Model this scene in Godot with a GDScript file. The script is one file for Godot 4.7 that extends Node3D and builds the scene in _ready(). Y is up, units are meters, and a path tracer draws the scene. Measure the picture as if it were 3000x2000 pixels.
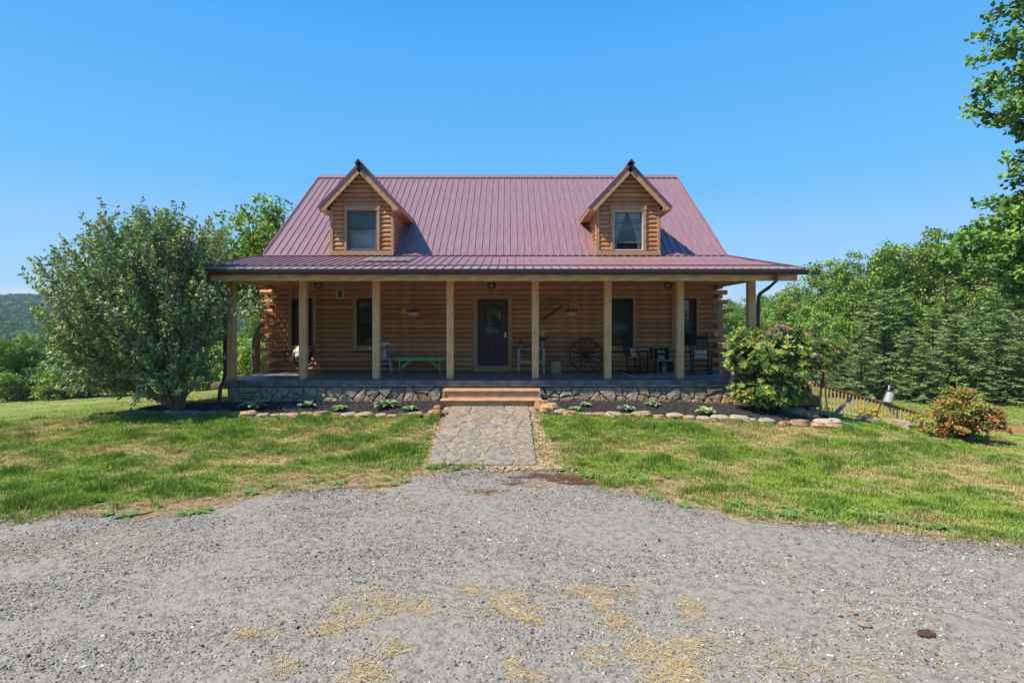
extends Node3D
# Log house with a deep porch, seen across a gravel drive. Metres, y up, the camera looks along -z; "d" is the distance in front of the camera's plane (z = -d).

var rng := RandomNumberGenerator.new()
var M := {}
var taken := {}

class Buf:
	var v := PackedVector3Array()
	var n := PackedVector3Array()
	var c := PackedColorArray()
	var col := Color(1, 1, 1)

	func tri(a: Vector3, b: Vector3, d: Vector3) -> void:
		var m := (b - a).cross(d - a).normalized()
		v.append(a); v.append(d); v.append(b)
		n.append(m); n.append(m); n.append(m)
		c.append(col); c.append(col); c.append(col)

	func trin(a: Vector3, b: Vector3, d: Vector3, na: Vector3, nb: Vector3, nd: Vector3) -> void:
		v.append(a); v.append(d); v.append(b)
		n.append(na); n.append(nd); n.append(nb)
		c.append(col); c.append(col); c.append(col)

	func quad(a: Vector3, b: Vector3, d: Vector3, e: Vector3) -> void:
		tri(a, b, d)
		tri(a, d, e)

	func quad_out(a: Vector3, b: Vector3, d: Vector3, e: Vector3, o: Vector3) -> void:
		if (b - a).cross(d - a).dot(o) < 0.0:
			quad(a, e, d, b)
		else:
			quad(a, b, d, e)

	func tri_out(a: Vector3, b: Vector3, d: Vector3, o: Vector3) -> void:
		if (b - a).cross(d - a).dot(o) < 0.0:
			tri(a, d, b)
		else:
			tri(a, b, d)

	# a box with chamfered edges
	func box(at: Vector3, size: Vector3, bevel := 0.0, turn := Basis.IDENTITY) -> void:
		var h := size * 0.5
		var b := minf(bevel, minf(h.x, minf(h.y, h.z)) * 0.9)
		var s := [-1.0, 1.0]
		for i in 3:
			var j := (i + 1) % 3
			var k := (i + 2) % 3
			for q in s:
				var pts := []
				for w in [[-1.0, -1.0], [1.0, -1.0], [1.0, 1.0], [-1.0, 1.0]]:
					var p := Vector3.ZERO
					p[i] = q * h[i]
					p[j] = w[0] * (h[j] - b)
					p[k] = w[1] * (h[k] - b)
					pts.append(at + turn * p)
				var o := Vector3.ZERO
				o[i] = q
				quad_out(pts[0], pts[1], pts[2], pts[3], turn * o)
		if b <= 0.0:
			return
		for k in 3:
			var i := (k + 1) % 3
			var j := (k + 2) % 3
			for q in s:
				for w in s:
					var pts := []
					for e in [[0, -1.0], [0, 1.0], [1, 1.0], [1, -1.0]]:
						var p := Vector3.ZERO
						p[i] = q * (h[i] if e[0] == 0 else h[i] - b)
						p[j] = w * (h[j] - b if e[0] == 0 else h[j])
						p[k] = e[1] * (h[k] - b)
						pts.append(at + turn * p)
					var o := Vector3.ZERO
					o[i] = q
					o[j] = w
					quad_out(pts[0], pts[1], pts[2], pts[3], turn * o)
		for q in s:
			for w in s:
				for e in s:
					var g := Vector3(q, w, e)
					tri_out(at + turn * (g * Vector3(h.x, h.y - b, h.z - b)), at + turn * (g * Vector3(h.x - b, h.y, h.z - b)), at + turn * (g * Vector3(h.x - b, h.y - b, h.z)), turn * g)

	# a bar between two points, w across and t along "up"
	func bar(a: Vector3, b: Vector3, w: float, t: float, bevel := 0.0, up := Vector3.UP) -> void:
		var z := (b - a).normalized()
		var x := up.cross(z)
		if x.length() < 0.01:
			x = Vector3.RIGHT.cross(z)
		x = x.normalized()
		var y := z.cross(x)
		box((a + b) * 0.5, Vector3(w, t, a.distance_to(b)), bevel, Basis(x, y, z))

	func tube(pts: Array, radii: Array, sides := 6, caps := true) -> void:
		var m := pts.size()
		var rings := []
		var x := Vector3.ZERO
		for i in m:
			var z: Vector3 = (pts[mini(i + 1, m - 1)] - pts[maxi(i - 1, 0)]).normalized()
			if i == 0:
				x = z.cross(Vector3.UP if absf(z.y) < 0.9 else Vector3.RIGHT).normalized()
			else:
				x = (x - z * x.dot(z)).normalized()
			var y := z.cross(x)
			var ring := []
			for k in sides:
				var t := TAU * k / sides
				ring.append(x * cos(t) + y * sin(t))
			rings.append(ring)
		for i in m - 1:
			for k in sides:
				var l := (k + 1) % sides
				var na: Vector3 = rings[i][k]
				var nb: Vector3 = rings[i][l]
				var nc: Vector3 = rings[i + 1][l]
				var nd: Vector3 = rings[i + 1][k]
				var a: Vector3 = pts[i] + na * radii[i]
				var b: Vector3 = pts[i] + nb * radii[i]
				var cc: Vector3 = pts[i + 1] + nc * radii[i + 1]
				var d: Vector3 = pts[i + 1] + nd * radii[i + 1]
				trin(a, b, cc, na, nb, nc)
				trin(a, cc, d, na, nc, nd)
		if caps:
			for e in [0, m - 1]:
				var o: Vector3 = (pts[0] - pts[1]) if e == 0 else (pts[m - 1] - pts[m - 2])
				for k in range(1, sides - 1):
					tri_out(pts[e] + rings[e][0] * radii[e], pts[e] + rings[e][k] * radii[e], pts[e] + rings[e][k + 1] * radii[e], o)

	# a profile of (radius, height) turned about the y axis
	func lathe(profile: Array, sides := 16, at := Vector3.ZERO) -> void:
		for i in profile.size() - 1:
			var p: Vector2 = profile[i]
			var q: Vector2 = profile[i + 1]
			var e := q - p
			var sl := Vector2(e.y, -e.x).normalized()
			for k in sides:
				var t := TAU * k / sides
				var u := TAU * (k + 1) / sides
				var d0 := Vector3(cos(t), 0, -sin(t))
				var d1 := Vector3(cos(u), 0, -sin(u))
				var na := d0 * sl.x + Vector3.UP * sl.y
				var nb := d1 * sl.x + Vector3.UP * sl.y
				var a := at + d0 * p.x + Vector3.UP * p.y
				var b := at + d1 * p.x + Vector3.UP * p.y
				var cc := at + d1 * q.x + Vector3.UP * q.y
				var d := at + d0 * q.x + Vector3.UP * q.y
				if p.x > 0.0001:
					trin(a, b, cc, na, nb, nb)
				if q.x > 0.0001:
					trin(a, cc, d, na, nb, na)

	# a flat outline in the x-y plane of "f", thick along its z
	func prism(poly: PackedVector2Array, f: Transform3D, thick: float) -> void:
		var ids := Geometry2D.triangulate_polygon(poly)
		for i in range(0, ids.size(), 3):
			var a := poly[ids[i]]
			var b := poly[ids[i + 1]]
			var d := poly[ids[i + 2]]
			tri_out(f * Vector3(a.x, a.y, thick), f * Vector3(b.x, b.y, thick), f * Vector3(d.x, d.y, thick), f.basis.z)
			tri_out(f * Vector3(a.x, a.y, 0), f * Vector3(b.x, b.y, 0), f * Vector3(d.x, d.y, 0), -f.basis.z)
		var way := 1.0 if not Geometry2D.is_polygon_clockwise(poly) else -1.0
		for i in poly.size():
			var a := poly[i]
			var b := poly[(i + 1) % poly.size()]
			var o := f.basis * Vector3((b - a).y, -(b - a).x, 0) * way
			quad_out(f * Vector3(a.x, a.y, 0), f * Vector3(b.x, b.y, 0), f * Vector3(b.x, b.y, thick), f * Vector3(a.x, a.y, thick), o)

	# a folded leaf: stalk end p, along u (its length), across s
	func leaf(p: Vector3, u: Vector3, s: Vector3, fold := 0.25) -> void:
		var m := u.cross(s).normalized() * s.length() * fold
		var tip := p + u
		var q := p + u * 0.45
		tri(p, q + s + m, tip)
		tri(p, tip, q - s + m)

	func mesh() -> ArrayMesh:
		var a := []
		a.resize(Mesh.ARRAY_MAX)
		a[Mesh.ARRAY_VERTEX] = v
		a[Mesh.ARRAY_NORMAL] = n
		a[Mesh.ARRAY_COLOR] = c
		var m := ArrayMesh.new()
		m.add_surface_from_arrays(Mesh.PRIMITIVE_TRIANGLES, a)
		return m

func V(x: float, y: float, d: float) -> Vector3:
	return Vector3(x, y, -d)

func rr(a: float, b: float) -> float:
	return rng.randf_range(a, b)

func rdir() -> Vector3:
	var z := rng.randf_range(-1, 1)
	var t := rng.randf() * TAU
	var r := sqrt(1.0 - z * z)
	return Vector3(r * cos(t), z, r * sin(t))

func numbered(called: String) -> String:
	if not taken.has(called):
		taken[called] = 0
		return called
	taken[called] += 1
	return "%s_%03d" % [called, taken[called]]

func tag(o: Node, label: String, category := "", group := "", kind := "") -> void:
	if label: o.set_meta("label", label)
	if category: o.set_meta("category", category)
	if group: o.set_meta("group", group)
	if kind: o.set_meta("kind", kind)

func thing(called: String, at: Vector3, turn: float, label: String, category: String, group := "") -> Node3D:
	var o := Node3D.new()
	o.name = numbered(called)
	add_child(o)
	o.position = at
	o.rotation.y = turn
	tag(o, label, category, group)
	return o

func obj(called: String, what, material: Material, parent: Node = self, at := Vector3.ZERO, turn := Basis.IDENTITY) -> MeshInstance3D:
	var o := MeshInstance3D.new()
	o.name = numbered(called) if parent == self else called
	o.mesh = what.mesh() if what is Buf else what
	o.material_override = material
	parent.add_child(o, true)
	o.transform = Transform3D(turn, at)
	return o

func copy(o: Node3D, at: Vector3, turn := 0.0, size := Vector3.ONE, label := "") -> Node3D:
	var r: Node3D = o.duplicate()
	r.name = numbered(str(o.name))
	add_child(r)
	r.transform = Transform3D(Basis(Vector3.UP, turn).scaled_local(size), at)
	if label: r.set_meta("label", label)
	return r

func scatter(called: String, mesh: Mesh, material: Material, xf: Array, colors: Array, parent: Node = self) -> MultiMeshInstance3D:
	var mm := MultiMesh.new()
	mm.transform_format = MultiMesh.TRANSFORM_3D
	mm.use_colors = not colors.is_empty()
	mm.mesh = mesh
	mm.instance_count = xf.size()
	for i in xf.size():
		mm.set_instance_transform(i, xf[i])
		if colors: mm.set_instance_color(i, colors[i])
	var o := MultiMeshInstance3D.new()
	o.name = numbered(called) if parent == self else called
	o.multimesh = mm
	o.material_override = material
	parent.add_child(o, true)
	return o

# ---------------------------------------------------------------- materials
func noise_tex(seed_: int, freq: float, stops: Array, octaves := 4, kind := FastNoiseLite.TYPE_SIMPLEX_SMOOTH, side := 512, normal := 0.0, gain := 0.5) -> NoiseTexture2D:
	var f := FastNoiseLite.new()
	f.noise_type = kind
	f.seed = seed_
	f.frequency = freq
	f.fractal_octaves = octaves
	f.fractal_gain = gain
	var t := NoiseTexture2D.new()
	t.width = side
	t.height = side
	t.seamless = true
	t.noise = f
	if normal > 0.0:
		t.as_normal_map = true
		t.bump_strength = normal
	else:
		var g := Gradient.new()
		var o := PackedFloat32Array()
		var cs := PackedColorArray()
		for s in stops:
			o.append(s[0])
			cs.append(s[1])
		g.offsets = o
		g.colors = cs
		t.color_ramp = g
	return t

func lin(r: float, g: float, b: float) -> Color:
	return Color(r, g, b).linear_to_srgb()

func mat(color: Color, rough := 0.8, tex: Texture2D = null, scale := Vector3.ONE, normal: Texture2D = null, nscale := 0.5, world := true) -> StandardMaterial3D:
	var m := StandardMaterial3D.new()
	m.albedo_color = color
	m.roughness = rough
	m.metallic_specular = 0.4
	m.vertex_color_use_as_albedo = true
	if tex or normal:
		m.uv1_triplanar = true
		m.uv1_world_triplanar = world
		m.uv1_scale = scale
	if tex: m.albedo_texture = tex
	if normal:
		m.normal_enabled = true
		m.normal_texture = normal
		m.normal_scale = nscale
	return m

func grey(a: float) -> Color:
	return Color(a, a, a)

func make_materials() -> void:
	var grain := noise_tex(1, 0.012, [[0.0, Color(0.7, 0.66, 0.62)], [0.42, Color(0.88, 0.86, 0.84)], [0.62, Color(1, 1, 1)], [1.0, Color(0.86, 0.83, 0.8)]], 5)
	var blotch := noise_tex(2, 0.01, [[0.0, grey(0.62)], [0.5, grey(0.88)], [1.0, grey(1.0)]], 5)
	var speck := noise_tex(3, 0.09, [[0.0, grey(0.55)], [0.45, grey(0.85)], [0.6, grey(0.95)], [1.0, grey(1.0)]], 3)
	var bumps := noise_tex(4, 0.03, [], 5, FastNoiseLite.TYPE_SIMPLEX_SMOOTH, 512, 6.0)
	var fine_bumps := noise_tex(5, 0.08, [], 4, FastNoiseLite.TYPE_SIMPLEX_SMOOTH, 512, 8.0)
	M.log = mat(lin(0.62, 0.315, 0.16), 0.62, grain, Vector3(0.35, 5.0, 5.0), bumps, 0.35)
	M.side_log = mat(lin(0.62, 0.315, 0.16), 0.62, grain, Vector3(5.0, 5.0, 0.35), bumps, 0.35)
	M.trim = mat(lin(0.50, 0.30, 0.165), 0.65, grain, Vector3(4.0, 0.8, 4.0), bumps, 0.2)
	M.post = mat(lin(0.82, 0.51, 0.275), 0.7, grain, Vector3(7.0, 0.22, 7.0), bumps, 0.4)
	M.beam = mat(lin(0.76, 0.47, 0.22), 0.7, grain, Vector3(0.3, 5.0, 5.0), bumps, 0.3)
	M.dormer_log = mat(lin(0.62, 0.315, 0.16), 0.62, grain, Vector3(0.4, 5.0, 5.0), bumps, 0.35)
	M.dormer_trim = mat(lin(0.50, 0.30, 0.165), 0.7, grain, Vector3(4.0, 0.8, 4.0), bumps, 0.2)
	M.soffit = mat(lin(0.62, 0.35, 0.19), 0.75, grain, Vector3(0.5, 4.0, 4.0))
	M.ceiling = mat(lin(0.62, 0.35, 0.19), 0.7, grain, Vector3(0.4, 4.0, 4.0))
	M.roof = mat(lin(0.255, 0.15, 0.18), 0.4, noise_tex(6, 0.012, [[0.0, Color(0.82, 0.8, 0.8)], [0.4, Color(0.92, 0.91, 0.92)], [0.6, Color(0.98, 0.98, 0.98)], [1.0, Color(1.0, 1.0, 1.0)]], 6), Vector3(1.6, 0.22, 0.22), bumps, 0.12)
	M.roof.metallic_specular = 0.5
	M.roof_dark = mat(lin(0.115, 0.066, 0.08), 0.45)
	M.eave_glint = mat(lin(0.36, 0.31, 0.33), 0.5, speck, Vector3(1, 1, 1))  # paler than the roof: the sun glint along the eave as colour
	M.gutter = mat(lin(0.052, 0.036, 0.038), 0.35)
	M.skylight = mat(lin(0.30, 0.31, 0.31), 0.3, blotch, Vector3(0.8, 0.8, 0.8))
	M.slab = mat(lin(0.25, 0.245, 0.25), 0.42, blotch, Vector3(0.6, 0.6, 0.6), fine_bumps, 0.3)
	M.stone = mat(lin(1, 0.94, 0.84), 0.85, blotch, Vector3(1.7, 1.7, 1.7), bumps, 1.0)
	M.mortar = mat(lin(0.16, 0.14, 0.12), 0.95, speck, Vector3(2, 2, 2))
	M.flag = mat(lin(1, 1, 1), 0.8, blotch, Vector3(1.1, 1.1, 1.1), fine_bumps, 0.5)
	M.joint = mat(lin(0.17, 0.135, 0.105), 0.95, speck, Vector3(2, 2, 2))
	M.step = mat(lin(0.50, 0.32, 0.19), 0.6, grain, Vector3(0.4, 4.0, 4.0))
	M.window_frame = mat(lin(0.02, 0.019, 0.022), 0.4)
	M.vinyl = mat(lin(0.5, 0.5, 0.53), 0.45)
	M.door = mat(lin(0.085, 0.042, 0.055), 0.45, speck, Vector3(1, 1, 1))
	M.interior = mat(lin(0.34, 0.25, 0.17), 0.9)
	var g := StandardMaterial3D.new()
	g.albedo_color = Color(0.1, 0.11, 0.12, 0.15)
	g.transparency = BaseMaterial3D.TRANSPARENCY_ALPHA
	g.roughness = 0.03
	g.metallic_specular = 0.5
	M.glass = g
	M.black = mat(lin(0.012, 0.012, 0.013), 0.4)
	M.black_wood = mat(lin(0.014, 0.013, 0.013), 0.5, grain, Vector3(3, 3, 3))
	M.iron = mat(lin(0.03, 0.028, 0.026), 0.5)
	M.wheel = mat(lin(0.11, 0.095, 0.08), 0.75, speck, Vector3(3, 3, 3))
	M.white = mat(lin(0.72, 0.71, 0.69), 0.7)
	M.cloth = mat(lin(0.7, 0.68, 0.63), 0.95, speck, Vector3(3, 3, 3))
	M.shabby = mat(lin(0.62, 0.60, 0.56), 0.7, noise_tex(8, 0.03, [[0.0, Color(0.2, 0.15, 0.12)], [0.32, Color(0.35, 0.28, 0.24)], [0.4, grey(0.9)], [1.0, grey(1.0)]], 4), Vector3(2.5, 2.5, 2.5))
	M.apron = mat(lin(0.15, 0.085, 0.06), 0.7, noise_tex(9, 0.03, [[0.0, grey(0.6)], [0.6, grey(0.9)], [0.68, Color(1, 1, 1)], [1.0, grey(1.0)]], 4), Vector3(2.5, 2.5, 2.5))
	M.green = mat(lin(0.30, 0.52, 0.26), 0.7, grain, Vector3(0.6, 4, 4))
	M.zinc = mat(lin(0.36, 0.40, 0.43), 0.45, blotch, Vector3(3, 3, 3))
	M.zinc.metallic = 0.4
	M.silver = mat(lin(0.6, 0.6, 0.58), 0.3)
	M.silver.metallic = 0.8
	M.cream = mat(lin(0.50, 0.44, 0.26), 0.6, noise_tex(10, 0.025, [[0.0, Color(0.35, 0.2, 0.12)], [0.33, Color(0.55, 0.36, 0.22)], [0.42, grey(0.92)], [1.0, grey(1.0)]], 4), Vector3(3, 3, 3))
	M.rust = mat(lin(0.22, 0.12, 0.06), 0.85, speck, Vector3(3, 3, 3))
	M.grey_wood = mat(lin(0.30, 0.27, 0.24), 0.85, grain, Vector3(3, 3, 3))
	M.crate = mat(lin(0.10, 0.085, 0.07), 0.8, grain, Vector3(2, 4, 4))
	M.crate_edge = mat(lin(0.4, 0.37, 0.33), 0.8, grain, Vector3(2, 4, 4))
	M.coir = mat(lin(0.74, 0.42, 0.25), 0.95, speck, Vector3(4, 4, 4))
	M.pine = mat(lin(0.78, 0.64, 0.45), 0.75, grain, Vector3(3, 1, 3))
	M.terracotta = mat(lin(0.5, 0.16, 0.08), 0.8)
	M.plastic_green = mat(lin(0.13, 0.42, 0.10), 0.5)
	M.rail = mat(lin(0.58, 0.40, 0.21), 0.8, grain, Vector3(3, 0.6, 3))
	M.rail_cap = mat(lin(0.24, 0.165, 0.10), 0.85, grain, Vector3(0.6, 3, 3))
	M.bark = mat(lin(0.12, 0.088, 0.062), 0.95, blotch, Vector3(2, 0.7, 2), bumps, 1.0, false)
	M.pale_bark = mat(lin(0.26, 0.19, 0.135), 0.9, blotch, Vector3(2, 0.7, 2), bumps, 0.7, false)
	M.leaf = mat(Color.WHITE, 0.5)
	M.leaf.metallic_specular = 0.3
	M.leaf.backlight_enabled = true
	M.leaf.backlight = Color(0.6, 0.66, 0.3)
	M.glossy_leaf = M.leaf.duplicate()
	M.glossy_leaf.roughness = 0.36
	M.glossy_leaf.metallic_specular = 0.4
	M.petal = mat(Color.WHITE, 0.7)
	M.petal.backlight_enabled = true
	M.petal.backlight = Color(0.3, 0.3, 0.3)
	M.tint = mat(Color.WHITE, 0.8)
	M.rock = mat(Color.WHITE, 0.88, blotch, Vector3(2.5, 2.5, 2.5), bumps, 1.0)
	M.stones = mat(Color.WHITE, 0.85)
	M.straw = mat(Color.WHITE, 0.8)
	M.mulch = mat(lin(0.045, 0.042, 0.045), 0.95, speck, Vector3(2, 2, 2), fine_bumps, 1.0)
	# the drive: grey stone dust with fines, paler and darker patches
	M.gravel = mat(lin(0.29, 0.272, 0.245), 0.95, noise_tex(12, 0.02, [[0.0, Color(0.5, 0.5, 0.5)], [0.35, Color(0.8, 0.8, 0.8)], [0.55, Color(0.93, 0.93, 0.93)], [1.0, Color(1.0, 0.99, 0.97)]], 7, FastNoiseLite.TYPE_SIMPLEX_SMOOTH, 1024, 0.0, 0.85), Vector3(0.33, 0.33, 0.33), noise_tex(13, 0.06, [], 5, FastNoiseLite.TYPE_SIMPLEX_SMOOTH, 1024, 8.0), 0.45)
	M.gravel.detail_enabled = false
	M.lawn = mat(Color.WHITE, 0.95, noise_tex(14, 0.02, [[0.0, Color(0.6, 0.6, 0.56)], [0.45, Color(0.85, 0.86, 0.8)], [0.62, Color(0.96, 0.95, 0.9)], [1.0, Color(1.0, 0.97, 0.92)]], 6, FastNoiseLite.TYPE_SIMPLEX_SMOOTH, 1024), Vector3(0.21, 0.21, 0.21), fine_bumps, 0.8)

# ---------------------------------------------------------------- camera, sky, sun
func set_view() -> void:
	var cam := Camera3D.new()
	cam.name = "camera"
	cam.projection = Camera3D.PROJECTION_FRUSTUM
	cam.near = 0.1
	cam.far = 3000.0
	cam.size = 0.1 * 2000.0 / 1500.0
	cam.frustum_offset = Vector2(0.1 * 10.0 / 1500.0, -0.1 * 53.0 / 1500.0)
	add_child(cam)
	cam.position = Vector3(0, 2.14, 0)
	cam.current = true
	var env := Environment.new()
	env.tonemap_mode = Environment.TONE_MAPPER_LINEAR
	env.tonemap_exposure = 1.6
	env.background_mode = Environment.BG_SKY
	env.background_energy_multiplier = 0.625
	var sky := Sky.new()
	var pano := PanoramaSkyMaterial.new()
	pano.panorama = ImageTexture.create_from_image(sky_image())
	sky.sky_material = pano
	env.sky = sky
	env.fog_enabled = true
	env.fog_density = 0.0003
	env.fog_light_color = Color(0.72, 0.84, 1.0)
	env.sdfgi_enabled = true
	env.ssao_enabled = true
	env.ssil_enabled = true
	var we := WorldEnvironment.new()
	we.name = "environment"
	we.environment = env
	add_child(we)
	var sun := DirectionalLight3D.new()
	sun.name = "sun"
	sun.light_energy = 1.6
	sun.light_color = Color(1.0, 0.945, 0.85)
	sun.light_angular_distance = 0.5
	sun.shadow_enabled = true
	add_child(sun)
	sun.look_at_from_position(Vector3(-6.4, 10.0, 2.9), Vector3.ZERO)

# clear summer sky, paler towards the horizon, with a few low wisps of cloud
func sky_image() -> Image:
	var w := 1024
	var h := 512
	var im := Image.create(w, h, false, Image.FORMAT_RGBF)
	var f := FastNoiseLite.new()
	f.seed = 5
	f.frequency = 1.0
	f.fractal_octaves = 5
	var stops := [[-1.6, Color(0.20, 0.24, 0.26)], [-0.05, Color(0.36, 0.52, 0.68)], [0.0, Color(0.58, 0.80, 1.0)], [0.08, Color(0.40, 0.70, 1.0)], [0.25, Color(0.165, 0.53, 0.99)], [0.55, Color(0.072, 0.39, 0.93)], [1.6, Color(0.04, 0.25, 0.72)]]
	for y in h:
		var e := (0.5 - (y + 0.5) / h) * PI
		var base := Color.BLACK
		for i in stops.size() - 1:
			if e >= stops[i][0]:
				base = (stops[i][1] as Color).lerp(stops[i + 1][1], clampf((e - stops[i][0]) / (stops[i + 1][0] - stops[i][0]), 0, 1))
		for x in w:
			var c := base
			if e > 0.0 and e < 0.22:
				var a := ((x + 0.5) / w - 0.5) * TAU
				var band := smoothstep(0.0, 0.03, e) * (1.0 - smoothstep(0.045, 0.09, e))
				var k := f.get_noise_3d(cos(a) * 3.0, e * 26.0, sin(a) * 3.0) + 0.5 * f.get_noise_3d(cos(a) * 9.0, e * 60.0, sin(a) * 9.0)
				c = c.lerp(Color(0.80, 0.88, 0.98), clampf((k - 0.06) * 2.6, 0, 0.75) * band)
			im.set_pixel(x, y, c)
	return im

# ---------------------------------------------------------------- the lie of the land
const GX := [-60.0, -35.0, -25.0, -15.0, -9.0, -4.0, 4.0, 7.0, 10.0, 16.0, 24.0, 35.0, 60.0]
const GD := [0.0, 6.0, 9.0, 12.5, 17.0, 22.0, 30.0, 40.0, 60.0]
const GY := [
	[-1.5, -1.0, -0.8, -0.6, -0.5, -0.47, -0.47, -0.48, -0.5, -0.55, -0.7, -1.0, -1.5],
	[-1.8, -1.2, -0.9, -0.62, -0.5, -0.46, -0.46, -0.48, -0.5, -0.6, -0.8, -1.1, -1.6],
	[-2.2, -1.5, -1.05, -0.65, -0.46, -0.43, -0.43, -0.45, -0.55, -0.8, -1.1, -1.4, -2.0],
	[-2.6, -1.8, -1.2, -0.55, -0.1, -0.02, -0.02, -0.14, -0.5, -1.1, -1.5, -1.8, -2.4],
	[-3.0, -2.2, -1.5, -0.7, -0.15, 0.0, 0.0, -0.3, -0.75, -1.6, -2.0, -2.2, -2.6],
	[-3.2, -2.5, -1.9, -1.1, -0.6, -0.4, -0.4, -0.7, -1.3, -2.1, -2.3, -2.4, -2.8],
	[-3.4, -2.8, -2.5, -2.0, -1.8, -1.7, -1.7, -1.8, -2.0, -2.35, -2.4, -2.45, -2.8],
	[-4.2, -3.7, -3.3, -3.0, -2.8, -2.7, -2.6, -2.6, -2.6, -2.7, -2.7, -2.7, -3.0],
	[-7.0, -6.6, -6.2, -6.0, -5.8, -5.6, -5.4, -5.2, -5.0, -4.6, -4.4, -4.2, -4.2],
]
var rough := FastNoiseLite.new()

func cr(a: float, b: float, c: float, d: float, t: float) -> float:
	return b + 0.5 * t * (c - a + t * (2.0 * a - 5.0 * b + 4.0 * c - d + t * (3.0 * (b - c) + d - a)))

func ground(x: float, d: float) -> float:
	var xc := clampf(x, -59.99, 59.99)
	var dc := clampf(d, 0.0, 59.99)
	var i := 0
	while xc >= GX[i + 1]: i += 1
	var j := 0
	while dc >= GD[j + 1]: j += 1
	var tx: float = (xc - GX[i]) / (GX[i + 1] - GX[i])
	var td: float = (dc - GD[j]) / (GD[j + 1] - GD[j])
	var rows := []
	for jj in [j - 1, j, j + 1, j + 2]:
		var g = GY[clampi(jj, 0, 8)]
		rows.append(cr(g[maxi(i - 1, 0)], g[i], g[i + 1], g[mini(i + 2, 12)], tx))
	var y := cr(rows[0], rows[1], rows[2], rows[3], td)
	if d > 60.0:
		y -= 8.0 * smoothstep(60.0, 160.0, d) * (1.0 - smoothstep(20.0, 60.0, x))
		y += (52.0 if x < 0.0 else 30.0) * smoothstep(180.0, 760.0, d)
	return y

# far edge of the gravel, by x
const EDGE := [[-60.0, 4.0], [-20.0, 5.6], [-10.0, 6.3], [-6.7, 6.6], [-5.9, 7.3], [-4.9, 7.2], [-4.3, 7.6], [-3.2, 8.05], [-1.9, 8.15], [-1.5, 8.8], [-0.6, 9.1], [0.8, 9.0], [1.3, 8.5], [1.9, 7.95], [2.5, 7.4], [3.2, 6.9], [4.7, 6.4], [5.7, 6.05], [10.0, 5.2], [20.0, 4.0], [60.0, 2.0]]

func table(t: Array, x: float) -> float:
	for i in t.size() - 1:
		if x <= t[i + 1][0]:
			return lerpf(t[i][1], t[i + 1][1], clampf((x - t[i][0]) / (t[i + 1][0] - t[i][0]), 0, 1))
	return t[-1][1]

func edge(x: float) -> float:
	return table(EDGE, x) + 0.3 * rough.get_noise_2d(x * 60.0, 3.0) + 0.2 * rough.get_noise_2d(x * 260.0, 9.0)

# front edge of the two planting beds
func bed_front(x: float) -> float:
	if x < 0.0:
		return table([[-9.6, 12.75], [-8.6, 12.35], [-6.0, 12.05], [-2.0, 11.95], [-1.6, 12.1]], x)
	return table([[0.6, 12.25], [2.0, 12.05], [5.0, 11.75], [7.2, 11.45], [8.1, 11.9]], x)

func in_bed(x: float, d: float) -> bool:
	return d > bed_front(x) and d < 13.9 and ((x > -9.5 and x < -1.55) or (x > 0.62 and x < 8.0))

func in_path(x: float, d: float) -> bool:
	return d > 9.15 and d < 13.0 and x > -1.5 + (d - 9.2) * 0.015 and x < 0.56 - (d - 9.2) * 0.018

func in_house(x: float, d: float) -> bool:
	return d > 13.6 and d < 27.0 and x > -7.7 and x < 6.9

func dryness(x: float, d: float) -> float:
	return clampf(0.44 + 0.9 * rough.get_noise_2d(x * 26.0 + 40.0, d * 46.0) + 0.85 * rough.get_noise_2d(x * 80.0, d * 130.0), 0, 1)

# red clay showing through beside the stairs
func clay(x: float, d: float) -> float:
	var k := 0.0
	for p in [[15.5, 17.0, 4.0, 1.2], [19.0, 20.0, 5.0, 1.0], [13.0, 15.0, 2.0, 0.7], [23.0, 21.5, 4.0, 0.9]]:
		k = maxf(k, 1.0 - pow((x - p[0]) / p[2], 2) - pow((d - p[1]) / p[3], 2))
	return clampf(k * 2.0 + 0.8 * rough.get_noise_2d(x * 60.0, d * 60.0), 0, 1) if k > 0.0 else 0.0

func steps_list(a: float, b: float, fine: float, far: float, grow: float) -> Array:
	var out := []
	var x := a
	while x < b:
		out.append(x)
		x += fine
	var s := fine
	while x < far:
		out.append(x)
		s *= grow
		x += s
	out.append(far)
	return out

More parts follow.
